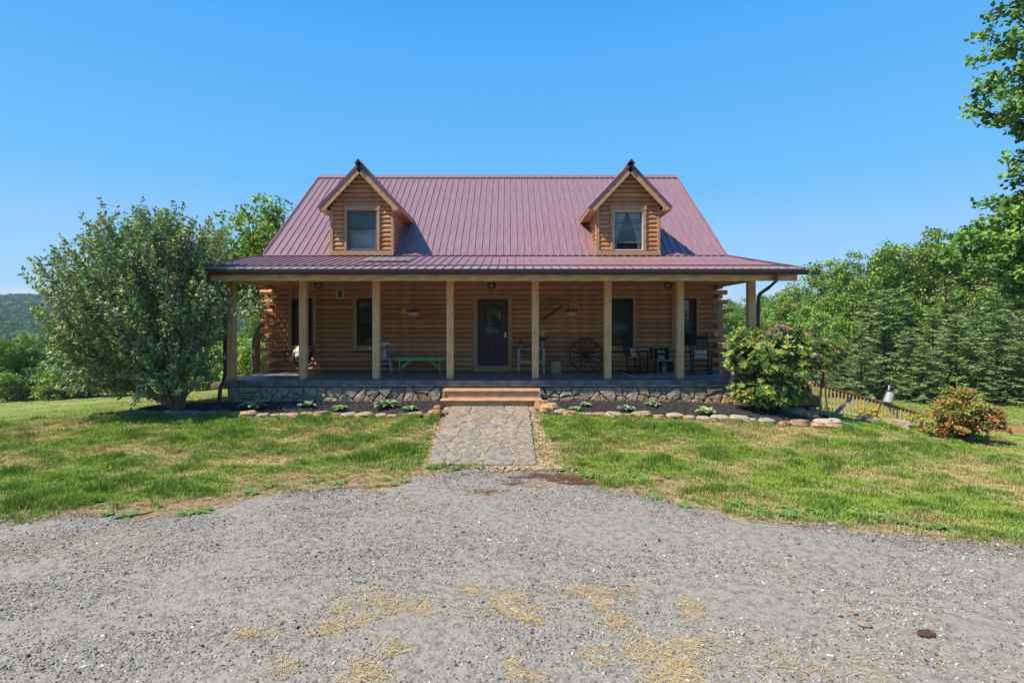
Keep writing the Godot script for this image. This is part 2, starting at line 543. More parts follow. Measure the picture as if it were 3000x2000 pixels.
func build_land() -> void:
	rough.seed = 11
	rough.frequency = 0.01
	rough.fractal_octaves = 3
	var right := steps_list(0.0, 13.0, 0.3, 900.0, 1.12)
	var xs := []
	for i in range(right.size() - 1, 0, -1): xs.append(-right[i])
	xs.append_array(right)
	var ds := [-60.0, -40.0, -25.0, -15.0, -8.0, -4.0, -2.0]
	ds.append_array(steps_list(0.0, 15.0, 0.3, 1100.0, 1.07))
	var b := Buf.new()
	var pos := []
	var cols := []
	for d in ds:
		var row := []
		var crow := []
		for x in xs:
			row.append(V(x, ground(x, d) + (0.02 * rough.get_noise_2d(x * 120, d * 120) if d < 30.0 else 0.0), d))
			var k := dryness(x, d)
			var g := Color(0.17, 0.21, 0.06).lerp(Color(0.40, 0.31, 0.17), clampf(k * 1.25 - 0.15, 0, 1))
			g = g.lerp(Color(0.40, 0.19, 0.085), clay(x, d))
			if d < 14.0:   # worn, dry strip along the drive
				var off: float = d - table(EDGE, x)
				var bare: float = (1.0 - smoothstep(0.1, 1.1 + 0.9 * rough.get_noise_2d(x * 70.0, d * 40.0), off)) * clampf(0.75 + 1.2 * rough.get_noise_2d(x * 150.0, d * 150.0), 0, 1)
				g = g.lerp(Color(0.33, 0.25, 0.15), bare)
			crow.append(g)
		pos.append(row)
		cols.append(crow)
	for j in ds.size() - 1:
		for i in xs.size() - 1:
			var q := [pos[j][i], pos[j][i + 1], pos[j + 1][i + 1], pos[j + 1][i]]
			var k := [cols[j][i], cols[j][i + 1], cols[j + 1][i + 1], cols[j + 1][i]]
			for t in [[0, 1, 2], [0, 2, 3]]:
				for w in [t[0], t[2], t[1]]:
					b.v.append(q[w])
					b.c.append(k[w])
					var p: Vector3 = q[w]
					var e := 0.2 if p.z > -60.0 else 8.0
					b.n.append(Vector3(ground(p.x - e, -p.z) - ground(p.x + e, -p.z), 2.0 * e, ground(p.x, -p.z + e) - ground(p.x, -p.z - e)).normalized())
	tag(obj("ground", b, M.lawn), "sloping grassy ground with dry patches reaching to the woods", "ground", "", "structure")

	# the gravel drive: a sheet over the ground with shallow ruts, ragged along the grass
	b = Buf.new()
	var n := 120
	var grid := []
	for i in 401:
		var x := -20.0 + 40.0 * i / 400.0
		var e := edge(x)
		var col := []
		for j in n + 1:
			var t := pow(float(j) / n, 0.8)
			var d := lerpf(-8.0, e, t)
			var lift := 0.022 * (1.0 - smoothstep(0.96, 1.0, t)) - 0.012 * smoothstep(0.985, 1.0, t)
			col.append(V(x, ground(x, d) + lift + 0.016 * rough.get_noise_2d(x * 60, d * 90) + 0.002 * rough.get_noise_2d(x * 420, d * 420), d))
		grid.append(col)
	for i in 400:
		for j in n:
			var a: Vector3 = grid[i][j]
			var bb: Vector3 = grid[i + 1][j]
			var c: Vector3 = grid[i + 1][j + 1]
			var d: Vector3 = grid[i][j + 1]
			b.quad(a, bb, c, d)
	tag(obj("gravel_drive", b, M.gravel), "grey crushed stone drive in front of the house", "driveway", "", "structure")

func drive_y(x: float, d: float) -> float:
	return ground(x, d) + 0.022 + 0.016 * rough.get_noise_2d(x * 60, d * 90)

# convex cells of scattered points in a rectangle
func cells(points: Array, r: Rect2) -> Array:
	var out := []
	for i in points.size():
		var p: Vector2 = points[i]
		var poly := [r.position, Vector2(r.end.x, r.position.y), r.end, Vector2(r.position.x, r.end.y)]
		for j in points.size():
			if j == i: continue
			var q: Vector2 = points[j]
			var dir := q - p
			if dir.length() > 2.2: continue
			var mid := (p + q) * 0.5
			var cut := []
			for k in poly.size():
				var a: Vector2 = poly[k]
				var c: Vector2 = poly[(k + 1) % poly.size()]
				var sa := (a - mid).dot(dir)
				var sc := (c - mid).dot(dir)
				if sa <= 0.0: cut.append(a)
				if (sa < 0.0 and sc > 0.0) or (sa > 0.0 and sc < 0.0):
					cut.append(a.lerp(c, sa / (sa - sc)))
			poly = cut
			if poly.size() < 3: break
		if poly.size() >= 3: out.append(poly)
	return out

# one stone: an uneven outline with worn edges, thick along the frame's z
func stone(poly: Array, f: Transform3D, thick: float, joint: float, bump: float) -> Buf:
	var c := Vector2.ZERO
	for p in poly: c += p
	c /= poly.size()
	var ring := []
	for i in poly.size():
		var a: Vector2 = poly[i]
		var b: Vector2 = poly[(i + 1) % poly.size()]
		var len := a.distance_to(b)
		if len < 0.015: continue
		ring.append(a.lerp(b, 0.12))
		if len > 0.12:
			ring.append(a.lerp(b, 0.5) + Vector2(rr(-1, 1), rr(-1, 1)) * len * 0.045)
		ring.append(a.lerp(b, 0.88))
	var outer := []
	var inner := []
	for p in ring:
		var l: float = (p - c).length()
		var o: Vector2 = c + (p - c) * maxf(0.3, (l - joint) / l)
		var q: Vector2 = c + (p - c) * maxf(0.2, (l - joint - 0.022) / l)
		outer.append(f * Vector3(o.x, o.y, thick * rr(0.5, 0.72)))
		inner.append(f * Vector3(q.x, q.y, thick + rr(-bump, bump)))
	var b := Buf.new()
	var top := f * Vector3(c.x, c.y, thick + rr(0, bump))
	var m := ring.size()
	for i in m:
		var j := (i + 1) % m
		b.tri_out(top, inner[i], inner[j], f.basis.z)
		b.quad_out(inner[i], outer[i], outer[j], inner[j], f.basis.z)
		var dn := f.basis.z * thick * 1.1
		b.quad_out(outer[i], outer[i] - dn, outer[j] - dn, outer[j], outer[i] + outer[j] - top * 2.0)
	return b

func jitter_points(r: Rect2, nx: int, ny: int, amount: float, drop := 0.12) -> Array:
	var out := []
	for j in ny:
		for i in nx:
			var o := 0.5 if j % 2 else 0.0
			if rng.randf() < drop: continue
			out.append(r.position + Vector2((i + 0.5 + o * 0.8 + rr(-amount, amount)) / nx * r.size.x, (j + 0.5 + rr(-amount, amount)) / ny * r.size.y))
	return out

func build_path() -> void:
	rng.seed = 21
	var bed := Buf.new()
	for k in 12:
		var d0 := 9.2 + 3.75 * k / 12.0
		var d1 := 9.2 + 3.75 * (k + 1) / 12.0
		for s in 4:
			var xa := -1.45 + 1.94 * s / 4.0
			var xb := -1.45 + 1.94 * (s + 1) / 4.0
			bed.quad(V(xa, ground(xa, d0) + 0.022, d0), V(xb, ground(xb, d0) + 0.022, d0), V(xb, ground(xb, d1) + 0.022, d1), V(xa, ground(xa, d1) + 0.022, d1))
	var path := obj("garden_path", bed, M.joint)
	tag(path, "irregular grey flagstone path leading to the wooden steps", "path", "", "structure")
	var r := Rect2(-1.47, 9.18, 1.98, 3.78)
	var tones := [Color(0.345, 0.29, 0.225), Color(0.36, 0.30, 0.23), Color(0.33, 0.285, 0.235), Color(0.305, 0.28, 0.245), Color(0.345, 0.295, 0.235)]
	for poly in cells(jitter_points(r, 5, 12, 0.47), r):
		var c := Vector2.ZERO
		for p in poly: c += p
		c /= poly.size()
		var y0 := ground(c.x, c.y)
		var sl := Vector3(ground(c.x + 0.1, c.y) - y0, 0, ground(c.x, c.y + 0.1) - y0) * 10.0
		var ex := Vector3(1, sl.x, 0).normalized()
		var ed := Vector3(0, sl.z, -1).normalized()
		var f := Transform3D(Basis(ex, ed, ex.cross(ed).normalized() * -1.0 if ex.cross(ed).y < 0 else ex.cross(ed).normalized()), V(c.x, y0 + 0.004, c.y))
		var rel := []
		for p in poly: rel.append(p - c)
		var s := stone(rel, f, 0.034 + rr(0, 0.003), 0.004, 0.001)
		var k := rr(0.92, 1.08)
		var t: Color = tones[rng.randi() % 5]
		for i in s.c.size(): s.c[i] = Color(t.r * k, t.g * k, t.b * k)
		obj("paving_stone", s, M.flag, path)

# ---------------------------------------------------------------- beds, rocks, gravel, straw, grass
func rock_mesh(seed_: int, flat: float) -> ArrayMesh:
	var f := FastNoiseLite.new()
	f.seed = seed_
	f.frequency = 0.9
	var p := []
	for j in 8:
		var row := []
		for i in 11:
			var t := TAU * i / 11.0
			var e := PI * (j / 7.0 - 0.5)
			var dir := Vector3(cos(t) * cos(e), sin(e), sin(t) * cos(e))
			var k := 1.0 + 0.5 * f.get_noise_3dv(dir * 1.2) + 0.18 * f.get_noise_3dv(dir * 4.0)
			row.append(Vector3(dir.x * k, clampf(dir.y * k * 1.25, -0.8, 0.75 + 0.1 * dir.x) * flat, dir.z * k) * 0.5)
		p.append(row)
	var b := Buf.new()
	for j in 7:
		for i in 11:
			var l := (i + 1) % 11
			var m: Vector3 = (p[j][i] + p[j + 1][l]) * 0.5
			b.quad_out(p[j][i], p[j][l], p[j + 1][l], p[j + 1][i], m)
	return b.mesh()

func pebble_mesh(seed_: int) -> ArrayMesh:
	var f := FastNoiseLite.new()
	f.seed = seed_
	f.frequency = 1.3
	var b := Buf.new()
	var ico := [Vector3(0, 1, 0)]
	for k in 5: ico.append(Vector3(cos(TAU * k / 5) * 0.89, 0.45, sin(TAU * k / 5) * 0.89))
	for k in 5: ico.append(Vector3(cos(TAU * (k + 0.5) / 5) * 0.89, -0.45, sin(TAU * (k + 0.5) / 5) * 0.89))
	ico.append(Vector3(0, -1, 0))
	for i in 12: ico[i] = ico[i] * 0.5 * (1.0 + 0.6 * f.get_noise_3dv(ico[i] * 2.0))
	for k in 5:
		var l := (k + 1) % 5
		for t in [[0, 1 + k, 1 + l], [1 + k, 6 + k, 1 + l], [1 + l, 6 + k, 6 + l], [11, 6 + l, 6 + k]]:
			b.tri_out(ico[t[0]], ico[t[1]], ico[t[2]], ico[t[0]] + ico[t[1]] + ico[t[2]])
	return b.mesh()

func rbasis() -> Basis:
	return Basis(rdir(), rng.randf() * TAU)

func build_beds() -> void:
	rng.seed = 31
	var spans := [[-9.4, -1.62], [0.66, 7.9]]
	var names := ["dark mulch bed between the crape myrtle and the path", "dark mulch bed between the path and the rhododendron"]
	for s in 2:
		var b := Buf.new()
		var nx := 60
		var grid := []
		for i in nx + 1:
			var x := lerpf(spans[s][0], spans[s][1], float(i) / nx)
			var row := []
			for j in 11:
				var t := j / 10.0
				var d := lerpf(bed_front(x) + 0.02, 13.82, t)
				row.append(V(x, ground(x, d) + 0.05 * sin(PI * clampf(t * 1.1, 0, 1)) + 0.02 + 0.02 * rough.get_noise_2d(x * 300, d * 300), d))
			grid.append(row)
		for i in nx:
			for j in 10:
				b.quad(grid[i][j], grid[i + 1][j], grid[i + 1][j + 1], grid[i][j + 1])
		tag(obj("mulch_bed", b, M.mulch), names[s], "mulch bed", "", "structure")
	# shredded chips
	var chip := Buf.new()
	chip.box(Vector3.ZERO, Vector3(1, 0.12, 0.22), 0.03)
	var xf := []
	var cols := []
	for s in 2:
		for k in 11000:
			var x := rr(spans[s][0], spans[s][1])
			var t := rng.randf()
			var d := lerpf(bed_front(x) + 0.04, 13.75, t)
			var l := rr(0.02, 0.07)
			var tilt := Basis(Vector3.UP, rr(0, TAU)) * Basis(Vector3.FORWARD, rr(-0.7, 0.7)) * Basis(Vector3.RIGHT, rr(-1, 1))
			xf.append(Transform3D(tilt.scaled_local(Vector3(l, l * rr(0.5, 1.1), l * rr(0.5, 1.0))), V(x, ground(x, d) + 0.05 * sin(PI * clampf(t * 1.1, 0, 1)) + rr(0.015, 0.05), d)))
			var g := rr(0.022, 0.10)
			cols.append(Color(g, g * 0.95, g * 1.03))
	tag(scatter("mulch", chip.mesh(), M.stones, xf, cols), "shredded charcoal bark mulch lying in the beds", "mulch", "", "stuff")

	# rocks that edge the beds
	var shapes := []
	for k in 5: shapes.append(rock_mesh(40 + k, 0.75))
	var tan_tones := [Color(0.50, 0.35, 0.20), Color(0.46, 0.30, 0.18), Color(0.52, 0.42, 0.29), Color(0.42, 0.25, 0.13), Color(0.48, 0.40, 0.30)]
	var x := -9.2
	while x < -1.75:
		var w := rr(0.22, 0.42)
		edge_rock(shapes, x + w * 0.5, w, Color(0.26, 0.25, 0.25) if x < -6.8 else tan_tones[rng.randi() % 5], "rock with shade put into its grey colour edging the mulch bed below the crape myrtle" if x < -6.8 else "tan rock edging the mulch bed between crape myrtle and path", "rocks edging the bed by the crape myrtle" if x < -6.8 else "tan rocks edging the bed before the path")  # below the myrtle its shade is put into a darker grey
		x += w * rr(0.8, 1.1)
	x = 0.95
	while x < 7.3:
		var w := rr(0.24, 0.5)
		edge_rock(shapes, x + w * 0.5, w, tan_tones[rng.randi() % 5], "tan rock edging the mulch bed between path and rhododendron", "tan rocks edging the bed with the rhododendron")
		x += w * rr(0.75, 1.1)
	for e in [[7.2, 11.7, 0.42, Color(0.56, 0.47, 0.35)], [7.55, 11.85, 0.4, Color(0.56, 0.48, 0.38)], [7.25, 12.3, 0.5, Color(0.5, 0.31, 0.17)], [6.95, 12.5, 0.62, Color(0.27, 0.26, 0.26)], [8.9, 12.6, 0.5, Color(0.48, 0.35, 0.22)], [9.4, 12.3, 0.6, Color(0.5, 0.38, 0.26)]]:
		var o := obj("garden_rock", shapes[rng.randi() % 5], tinted(e[3]), self, V(e[0], ground(e[0], e[1]) + e[2] * 0.16, e[1]), Basis(Vector3.UP, rr(0, TAU)).scaled_local(Vector3(e[2], e[2] * 0.75, e[2] * 0.8)))
		tag(o, "rock in the loose heap beside the rhododendron and green hose", "rock", "rocks heaped beside the hose")
	for e in [[-1.75, 12.55, 0.24, "small rusty rock on pebbles between mulch and upper path"], [-1.72, 11.95, 0.33, "orange pitted rock where the bed edging meets the path"], [0.83, 12.6, 0.46, "large tan boulder beside the steps, behind a red one"], [0.98, 12.25, 0.46, "large reddish boulder at the bed corner below the steps"]]:
		var o := obj("boulder", shapes[rng.randi() % 5], tinted([Color(0.48, 0.28, 0.16), Color(0.46, 0.22, 0.10), Color(0.52, 0.34, 0.2), Color(0.44, 0.24, 0.16)][rng.randi() % 4]), self, V(e[0], ground(e[0], e[1]) + e[2] * 0.28, e[1]), Basis(Vector3.UP, rr(0, TAU)).scaled_local(Vector3(e[2], e[2] * 0.95, e[2] * 0.85)))
		tag(o, e[3], "boulder")

var tints := {}
func tinted(c: Color) -> StandardMaterial3D:
	var key := c.to_html()
	if not tints.has(key):
		var m: StandardMaterial3D = M.rock.duplicate()
		m.albedo_color = c.linear_to_srgb()
		tints[key] = m
	return tints[key]

func edge_rock(shapes: Array, x: float, w: float, c: Color, label: String, group: String) -> void:
	var d := bed_front(x) + rr(-0.06, 0.06)
	var o := obj("border_rock", shapes[rng.randi() % 5], tinted(c), self, V(x, ground(x, d) + w * 0.14, d), Basis(Vector3.UP, rr(-0.35, 0.35) + (PI if rng.randf() < 0.5 else 0.0)).scaled_local(Vector3(w * 1.05, w * rr(0.5, 0.75), w * 0.7)))
	tag(o, label, "rock", group)

# patches of loose straw on the drive: x, d, radius across, radius along, how many
const STRAW := [
	[-1.28, 4.64, 0.3, 0.22, 2300], [-1.1, 4.75, 0.26, 0.12, 800], [-1.55, 4.32, 0.14, 0.12, 700], [-0.83, 4.76, 0.14, 0.12, 500],
	[0.0, 4.74, 0.16, 0.22, 1600], [0.14, 4.62, 0.17, 0.1, 700], [-0.37, 5.0, 0.14, 0.08, 700], [0.2, 4.45, 0.1, 0.06, 400],
	[0.7, 4.98, 0.15, 0.1, 900], [0.85, 4.9, 0.16, 0.07, 600], [1.19, 4.93, 0.08, 0.07, 300], [0.86, 4.62, 0.1, 0.14, 800], [0.95, 4.4, 0.12, 0.16, 900],
	[1.08, 4.08, 0.16, 0.12, 1300], [1.25, 3.85, 0.24, 0.14, 2000], [0.67, 3.98, 0.12, 0.1, 600], [1.5, 4.15, 0.22, 0.07, 900], [1.2, 3.66, 0.2, 0.1, 1200],
	[-0.95, 4.05, 0.12, 0.07, 700], [-1.1, 3.86, 0.12, 0.1, 700], [-1.05, 3.72, 0.2, 0.06, 800], [0.03, 3.89, 0.07, 0.06, 350], [0.15, 3.75, 0.16, 0.04, 500],
	[-4.9, 5.98, 0.9, 0.16, 1700], [-5.6, 5.85, 0.5, 0.14, 700], [-4.1, 5.7, 0.4, 0.1, 260], [-2.1, 4.28, 0.18, 0.1, 700], [-1.7, 3.85, 0.11, 0.12, 600], [-1.45, 4.4, 0.1, 0.1, 300],
	[1.66, 4.62, 0.1, 0.16, 800], [2.15, 3.8, 0.4, 0.14, 700], [2.05, 4.1, 0.35, 0.1, 420], [-0.55, 4.7, 0.4, 0.12, 500], [0.4, 4.75, 0.6, 0.3, 300], [-1.2, 4.2, 0.8, 0.5, 260], [1.5, 4.4, 0.8, 0.6, 300],
	[-3.0, 5.2, 1.2, 0.3, 260], [3.0, 4.6, 1.0, 0.4, 300], [2.6, 3.7, 0.5, 0.2, 500], [3.3, 3.8, 0.5, 0.15, 300], [-2.6, 4.6, 0.8, 0.3, 220], [-1.5, 7.1, 0.4, 0.14, 300], [-2.6, 7.3, 0.4, 0.12, 260], [-0.3, 7.75, 0.22, 0.1, 420],
]
# matted straw and dry clippings along the ragged edge of the lawn
const MATTED := [
	[-4.75, 7.35, 0.55, 0.32, 5200], [-4.2, 7.75, 0.4, 0.25, 2600], [-4.5, 8.35, 0.5, 0.22, 2400], [-5.4, 7.6, 0.5, 0.2, 2000], [-6.6, 8.3, 0.9, 0.35, 5600], [-7.2, 7.4, 0.9, 0.3, 4200], [-6.2, 7.2, 0.6, 0.25, 3200], [-5.2, 7.9, 0.5, 0.25, 2600], [-3.3, 8.2, 0.6, 0.16, 2600], [-2.7, 8.35, 0.5, 0.2, 2600], [-2.1, 8.3, 0.3, 0.13, 1400], [-3.7, 8.6, 0.4, 0.2, 1600],
	[-1.75, 10.6, 0.3, 0.35, 1400], [-2.0, 11.0, 0.45, 0.25, 1500], [-5.6, 10.3, 0.7, 0.2, 1500], [-3.7, 10.6, 0.6, 0.3, 1500], [-4.6, 9.9, 0.6, 0.2, 1200],
	[3.55, 8.6, 0.45, 0.3, 2400], [4.15, 8.15, 0.6, 0.28, 3000], [3.1, 8.0, 0.5, 0.28, 2300], [3.9, 7.5, 0.6, 0.25, 1500], [5.2, 7.3, 0.8, 0.3, 1500], [2.3, 8.3, 0.4, 0.22, 1400], [1.7, 8.6, 0.3, 0.2, 900], [1.5, 10.8, 0.3, 0.25, 800], [2.3, 10.6, 0.3, 0.2, 800], [3.8, 10.0, 0.35, 0.3, 1400], [0.45, 8.15, 0.18, 0.1, 500], [6.5, 6.9, 0.8, 0.3, 900],
]

const DEBRIS := [[0.85, 8.5, 0.3, 0.14, 1500], [1.15, 8.3, 0.22, 0.1, 900], [0.4, 8.55, 0.25, 0.12, 500], [-0.35, 7.85, 0.25, 0.1, 300], [0.1, 8.3, 0.3, 0.15, 300]]

func build_litter() -> void:
	rng.seed = 41
	# crushed stone
	var xf := []
	var cols := []
	for k in 260000:
		var d := 3.0 + 6.3 * pow(rng.randf(), 0.72)
		var x := rr(-1.12, 1.12) * d
		if d > edge(x) - 0.03 + 0.5 * pow(rng.randf(), 4.0): continue
		var patch := rough.get_noise_2d(x * 45.0 + 300, d * 70.0)
		if rng.randf() > 0.55 + patch * 1.3: continue
		var s := 0.006 + 0.011 * pow(rng.randf(), 2.0) + (0.022 * rng.randf() if rng.randf() < 0.035 else 0.0)
		xf.append(Transform3D(rbasis().scaled_local(Vector3(s * rr(1.0, 1.8), s * rr(0.5, 0.9), s)), V(x, drive_y(x, d) + s * 0.12, d)))
		var g := rr(0.13, 0.30)
		var pick := rng.randf()
		if pick < 0.14: g = rr(0.34, 0.55)
		elif pick < 0.30: g = rr(0.03, 0.08)
		var warm := rr(0.0, 0.09)
		if pick > 0.985: cols.append(Color(0.40, 0.22, 0.12))
		else: cols.append(Color(g * (1.0 + warm), g, g * (0.97 - warm)))
	tag(scatter("gravel", pebble_mesh(3), M.stones, xf, cols), "loose angular grey stones strewn over the drive", "gravel", "", "stuff")

	# rounded cream pebbles along both sides of the path and across its foot
	xf = []
	cols = []
	for k in 1700:
		var x := 0.0
		var d := 0.0
		var w := rng.randf()
		if w < 0.6:
			d = rr(9.0, 12.9)
			x = 0.53 + absf(rng.randfn(0, 0.13)) + 0.09 * (12.9 - d) * rng.randf()
		elif w < 0.8:
			d = rr(10.2, 12.9)
			x = -1.46 - absf(rng.randfn(0, 0.14))
		else:
			d = 9.1 - absf(rng.randfn(0, 0.1))
			x = rr(-0.6, 1.3)
		var s := rr(0.03, 0.075)
		xf.append(Transform3D(Basis(Vector3.UP, rr(0, TAU)).scaled_local(Vector3(s * rr(1, 1.5), s * 0.65, s)), V(x, ground(x, d) + 0.012 + s * 0.1, d)))
		cols.append([Color(0.31, 0.215, 0.12), Color(0.34, 0.26, 0.165), Color(0.25, 0.15, 0.08), Color(0.38, 0.32, 0.235), Color(0.28, 0.195, 0.115)][rng.randi() % 5] * rr(0.8, 1.1))
	tag(scatter("pebbles", rounded_pebble(), M.stones, xf, cols), "cream and tan rounded pebbles beside the flagstone path", "pebbles", "", "stuff")

	# straw
	var blade := Buf.new()
	blade.box(Vector3.ZERO, Vector3(1, 0.03, 0.045))
	var straw := blade.mesh()
	for pass_ in 3:
		xf = []
		cols = []
		for p in [STRAW, MATTED, DEBRIS][pass_]:
			var turn := rr(-0.6, 0.6)
			for k in int(p[4] * (0.32 if pass_ == 0 else 1.2)):
				var a := rr(0, TAU)
				var r := pow(rng.randf(), 0.8) * (1.15 + 0.9 * absf(rng.randfn(0, 0.5)) * rng.randf())
				var u := Vector2(cos(a) * p[2], sin(a) * p[3]) * r
				u += Vector2(rough.get_noise_2d(p[0] * 900 + a * 55, r * 30), rough.get_noise_2d(r * 30, p[1] * 900 + a * 55)) * p[2] * 0.8
				u = u.rotated(turn * 0.35)
				var x: float = p[0] + u.x
				var d: float = p[1] + u.y
				var l := rr(0.015, 0.06) if rng.randf() < 0.9 else rr(0.06, 0.13)
				var w := l if l < 0.05 else 0.05
				var y := (drive_y(x, d) if d < edge(x) else ground(x, d) + 0.012) + rr(0.002, 0.014)
				xf.append(Transform3D((Basis(Vector3.UP, rng.randfn(turn, 0.9)) * Basis(Vector3.FORWARD, rr(-0.22, 0.22))).scaled_local(Vector3(l, w * 1.3, w * 1.4)), V(x, y, d)))
				var c := Color(0.54, 0.44, 0.26).lerp(Color(0.40, 0.30, 0.16), rng.randf()) * rr(0.75, 1.2)
				if pass_ == 2: c = Color(0.16, 0.085, 0.055) * rr(0.6, 1.5)
				cols.append(c if pass_ != 1 else Color(c.r * 1.0, c.g * 0.9, c.b * 0.95))
		tag(scatter(["loose_straw", "matted_straw", "leaf_litter"][pass_], straw, M.straw, xf, cols), ["loose golden straw strewn over the gravel in patches", "matted tan clippings along the ragged edge of the lawn", "brown leaf litter heaped at the foot of the path"][pass_], ["straw", "straw", "litter"][pass_], "", "stuff")

	for e in [["bark_piece", 3.45, 4.23, "ragged brown piece of bark lying on the gravel", Color(0.10, 0.058, 0.04), Vector3(0.17, 0.02, 0.1)], ["flat_stone", 3.04, 4.37, "smooth tan flat stone lying alone on the gravel", Color(0.36, 0.28, 0.2), Vector3(0.13, 0.045, 0.06)], ["brick", 2.4, 8.35, "single worn brick lying at the edge of the lawn", Color(0.42, 0.23, 0.13), Vector3(0.2, 0.07, 0.1)]]:
		var b := Buf.new()
		if e[0] == "brick":
			b.box(Vector3(0, 0.03, 0), e[5], 0.012)
		elif e[0] == "bark_piece":
			var poly := PackedVector2Array([Vector2(-0.075, -0.02), Vector2(-0.05, -0.028), Vector2(-0.02, -0.05), Vector2(0.005, -0.03), Vector2(0.04, -0.052), Vector2(0.05, -0.03), Vector2(0.078, -0.022), Vector2(0.06, 0.01), Vector2(0.065, 0.03), Vector2(0.02, 0.028), Vector2(-0.02, 0.04), Vector2(-0.07, 0.02)])
			b.prism(poly, Transform3D(Basis(Vector3.RIGHT, -PI / 2 + 0.12), Vector3(0, 0.015, 0)), 0.014)
		else:
			b.lathe([Vector2(0, 0), Vector2(0.045, 0.004), Vector2(0.058, 0.018), Vector2(0.045, 0.032), Vector2(0, 0.037)], 12)
		var o := obj(e[0], b, tinted(e[4]), self, V(e[1], drive_y(e[1], e[2]), e[2]), Basis(Vector3.UP, rr(-0.4, 0.4)).scaled_local(Vector3(1.0, 1, 0.7) if e[0] == "flat_stone" else Vector3.ONE))
		tag(o, e[3], str(e[0]).replace("_", " ").replace("piece", "").strip_edges())
	var st := Buf.new()
	st.tube([Vector3(-0.14, 0.012, 0.02), Vector3(-0.03, 0.016, 0.0), Vector3(0.06, 0.014, -0.02), Vector3(0.14, 0.02, -0.06)], [0.007, 0.009, 0.008, 0.005], 6)
	tag(obj("stick", st, M.bark, self, V(-5.0, drive_y(-5.0, 6.85), 6.85), Basis(Vector3.UP, 0.3).scaled_local(Vector3(1.4, 1.4, 1.4))), "broken brown stick lying on the gravel", "stick")

func rounded_pebble() -> ArrayMesh:
	var b := Buf.new()
	b.lathe([Vector2(0, -0.5), Vector2(0.36, -0.36), Vector2(0.5, 0), Vector2(0.36, 0.36), Vector2(0, 0.5)], 8)
	return b.mesh()

func tuft_mesh(seed_: int, blades: int, spread: float, wide: float, lean: float) -> ArrayMesh:
	rng.seed = seed_
	var b := Buf.new()
	for k in blades:
		var a := rr(0, TAU)
		var p := Vector3(cos(a), 0, sin(a)) * spread * rng.randf()
		var out := Vector3(cos(a + rr(-0.8, 0.8)), 0, sin(a + rr(-0.8, 0.8))) * lean * rr(0.3, 1.2)
		var h := rr(0.55, 1.0)
		var s := Vector3(-out.z, 0, out.x).normalized() * wide * rr(0.7, 1.2)
		var q := p + Vector3(0, h * 0.55, 0) + out * 0.35 * h
		var t := p + Vector3(0, h, 0) * (1.0 - 0.25 * lean) + out * h
		b.col = grey(rr(0.8, 1.15))
		b.quad(p - s, p + s, q + s * 0.7, q - s * 0.7)
		b.tri(q - s * 0.7, q + s * 0.7, t)
	return b.mesh()

func build_grass() -> void:
	var near_ := tuft_mesh(51, 9, 0.5, 0.055, 0.85)
	rng.seed = 52
	var xf := []
	var cols := []
	for k in 120000:
		var d := 0.0
		var x := 0.0
		var zone := rng.randf()
		if zone < 0.62:
			d = rr(6.0, 12.6)
			x = rr(-1.06, 1.06) * d
		elif zone < 0.86:
			d = 12.0 + 24.0 * pow(rng.randf(), 1.5)
			x = -rr(0.5, 1.06) * d
		else:
			d = 12.0 + 18.0 * pow(rng.randf(), 1.2)
			x = rr(0.5, 1.06) * d
		var e := edge(x)
		if d < e - 0.05 or in_path(x, d) or in_bed(x, d) or in_house(x, d): continue
		if absf(x + 0.45) < 1.25 and d < 13.2: 
			if x > 0.5 and x < 0.9 - rng.randf() * 0.35: continue
			if x < -1.4 and x > -1.6: continue
		var dry := dryness(x, d)
		if clay(x, d) > rr(0.2, 0.6): continue
		# worn strip along the drive
		var worn := 1.0 - smoothstep(0.0, 0.9 + 0.5 * rough.get_noise_2d(x * 80, 5), d - e)
		if d < 12.0 and rng.randf() < worn * 0.85: continue
		if rng.randf() < (dry - 0.68) * 1.7: continue
		var clump := rough.get_noise_2d(x * 130 + 9, d * 130) + 0.5 * rough.get_noise_2d(x * 35, d * 35 + 70)
		var h := (0.085 + 0.15 * clampf(clump + 0.25, 0, 1.3)) * rr(0.7, 1.25) * (1.0 - 0.45 * dry)
		var w := 0.055
		if d > 12.6:
			h = rr(0.05, 0.085)
			w = 0.10
		if d > 20.0: w = 0.16
		xf.append(Transform3D(Basis(Vector3.UP, rr(0, TAU)).scaled_local(Vector3(w * 1.5, h * 1.25, w * 1.5)), V(x, ground(x, d) - 0.004, d)))
		var g := Color(0.22, 0.37, 0.045).lerp(Color(0.33, 0.43, 0.09), rng.randf())
		if clump > 0.18: g = g.lerp(Color(0.09, 0.185, 0.04), 0.5)
		g = g.lerp(Color(0.52, 0.43, 0.21), clampf((dry - 0.28) * 1.5 + rr(-0.25, 0.2), 0, 0.9))
		cols.append(g)
	tag(scatter("grass", near_, M.leaf, xf, cols), "patchy green lawn grass with dry straw coloured spots", "grass", "", "stuff")

# ---------------------------------------------------------------- the house
const FLOOR := 0.615
const WALL := 16.276     # centre of the front wall's logs
const XL := -7.47        # centres of the side walls' logs
const XR := 6.56
const BREAK := 16.2      # where the steep roof meets the porch roof
const BREAK_Y := 4.30
const RIDGE := 20.98
const RIDGE_Y := 8.14
const EAVE := 12.87
const EAVE_Y := 3.505

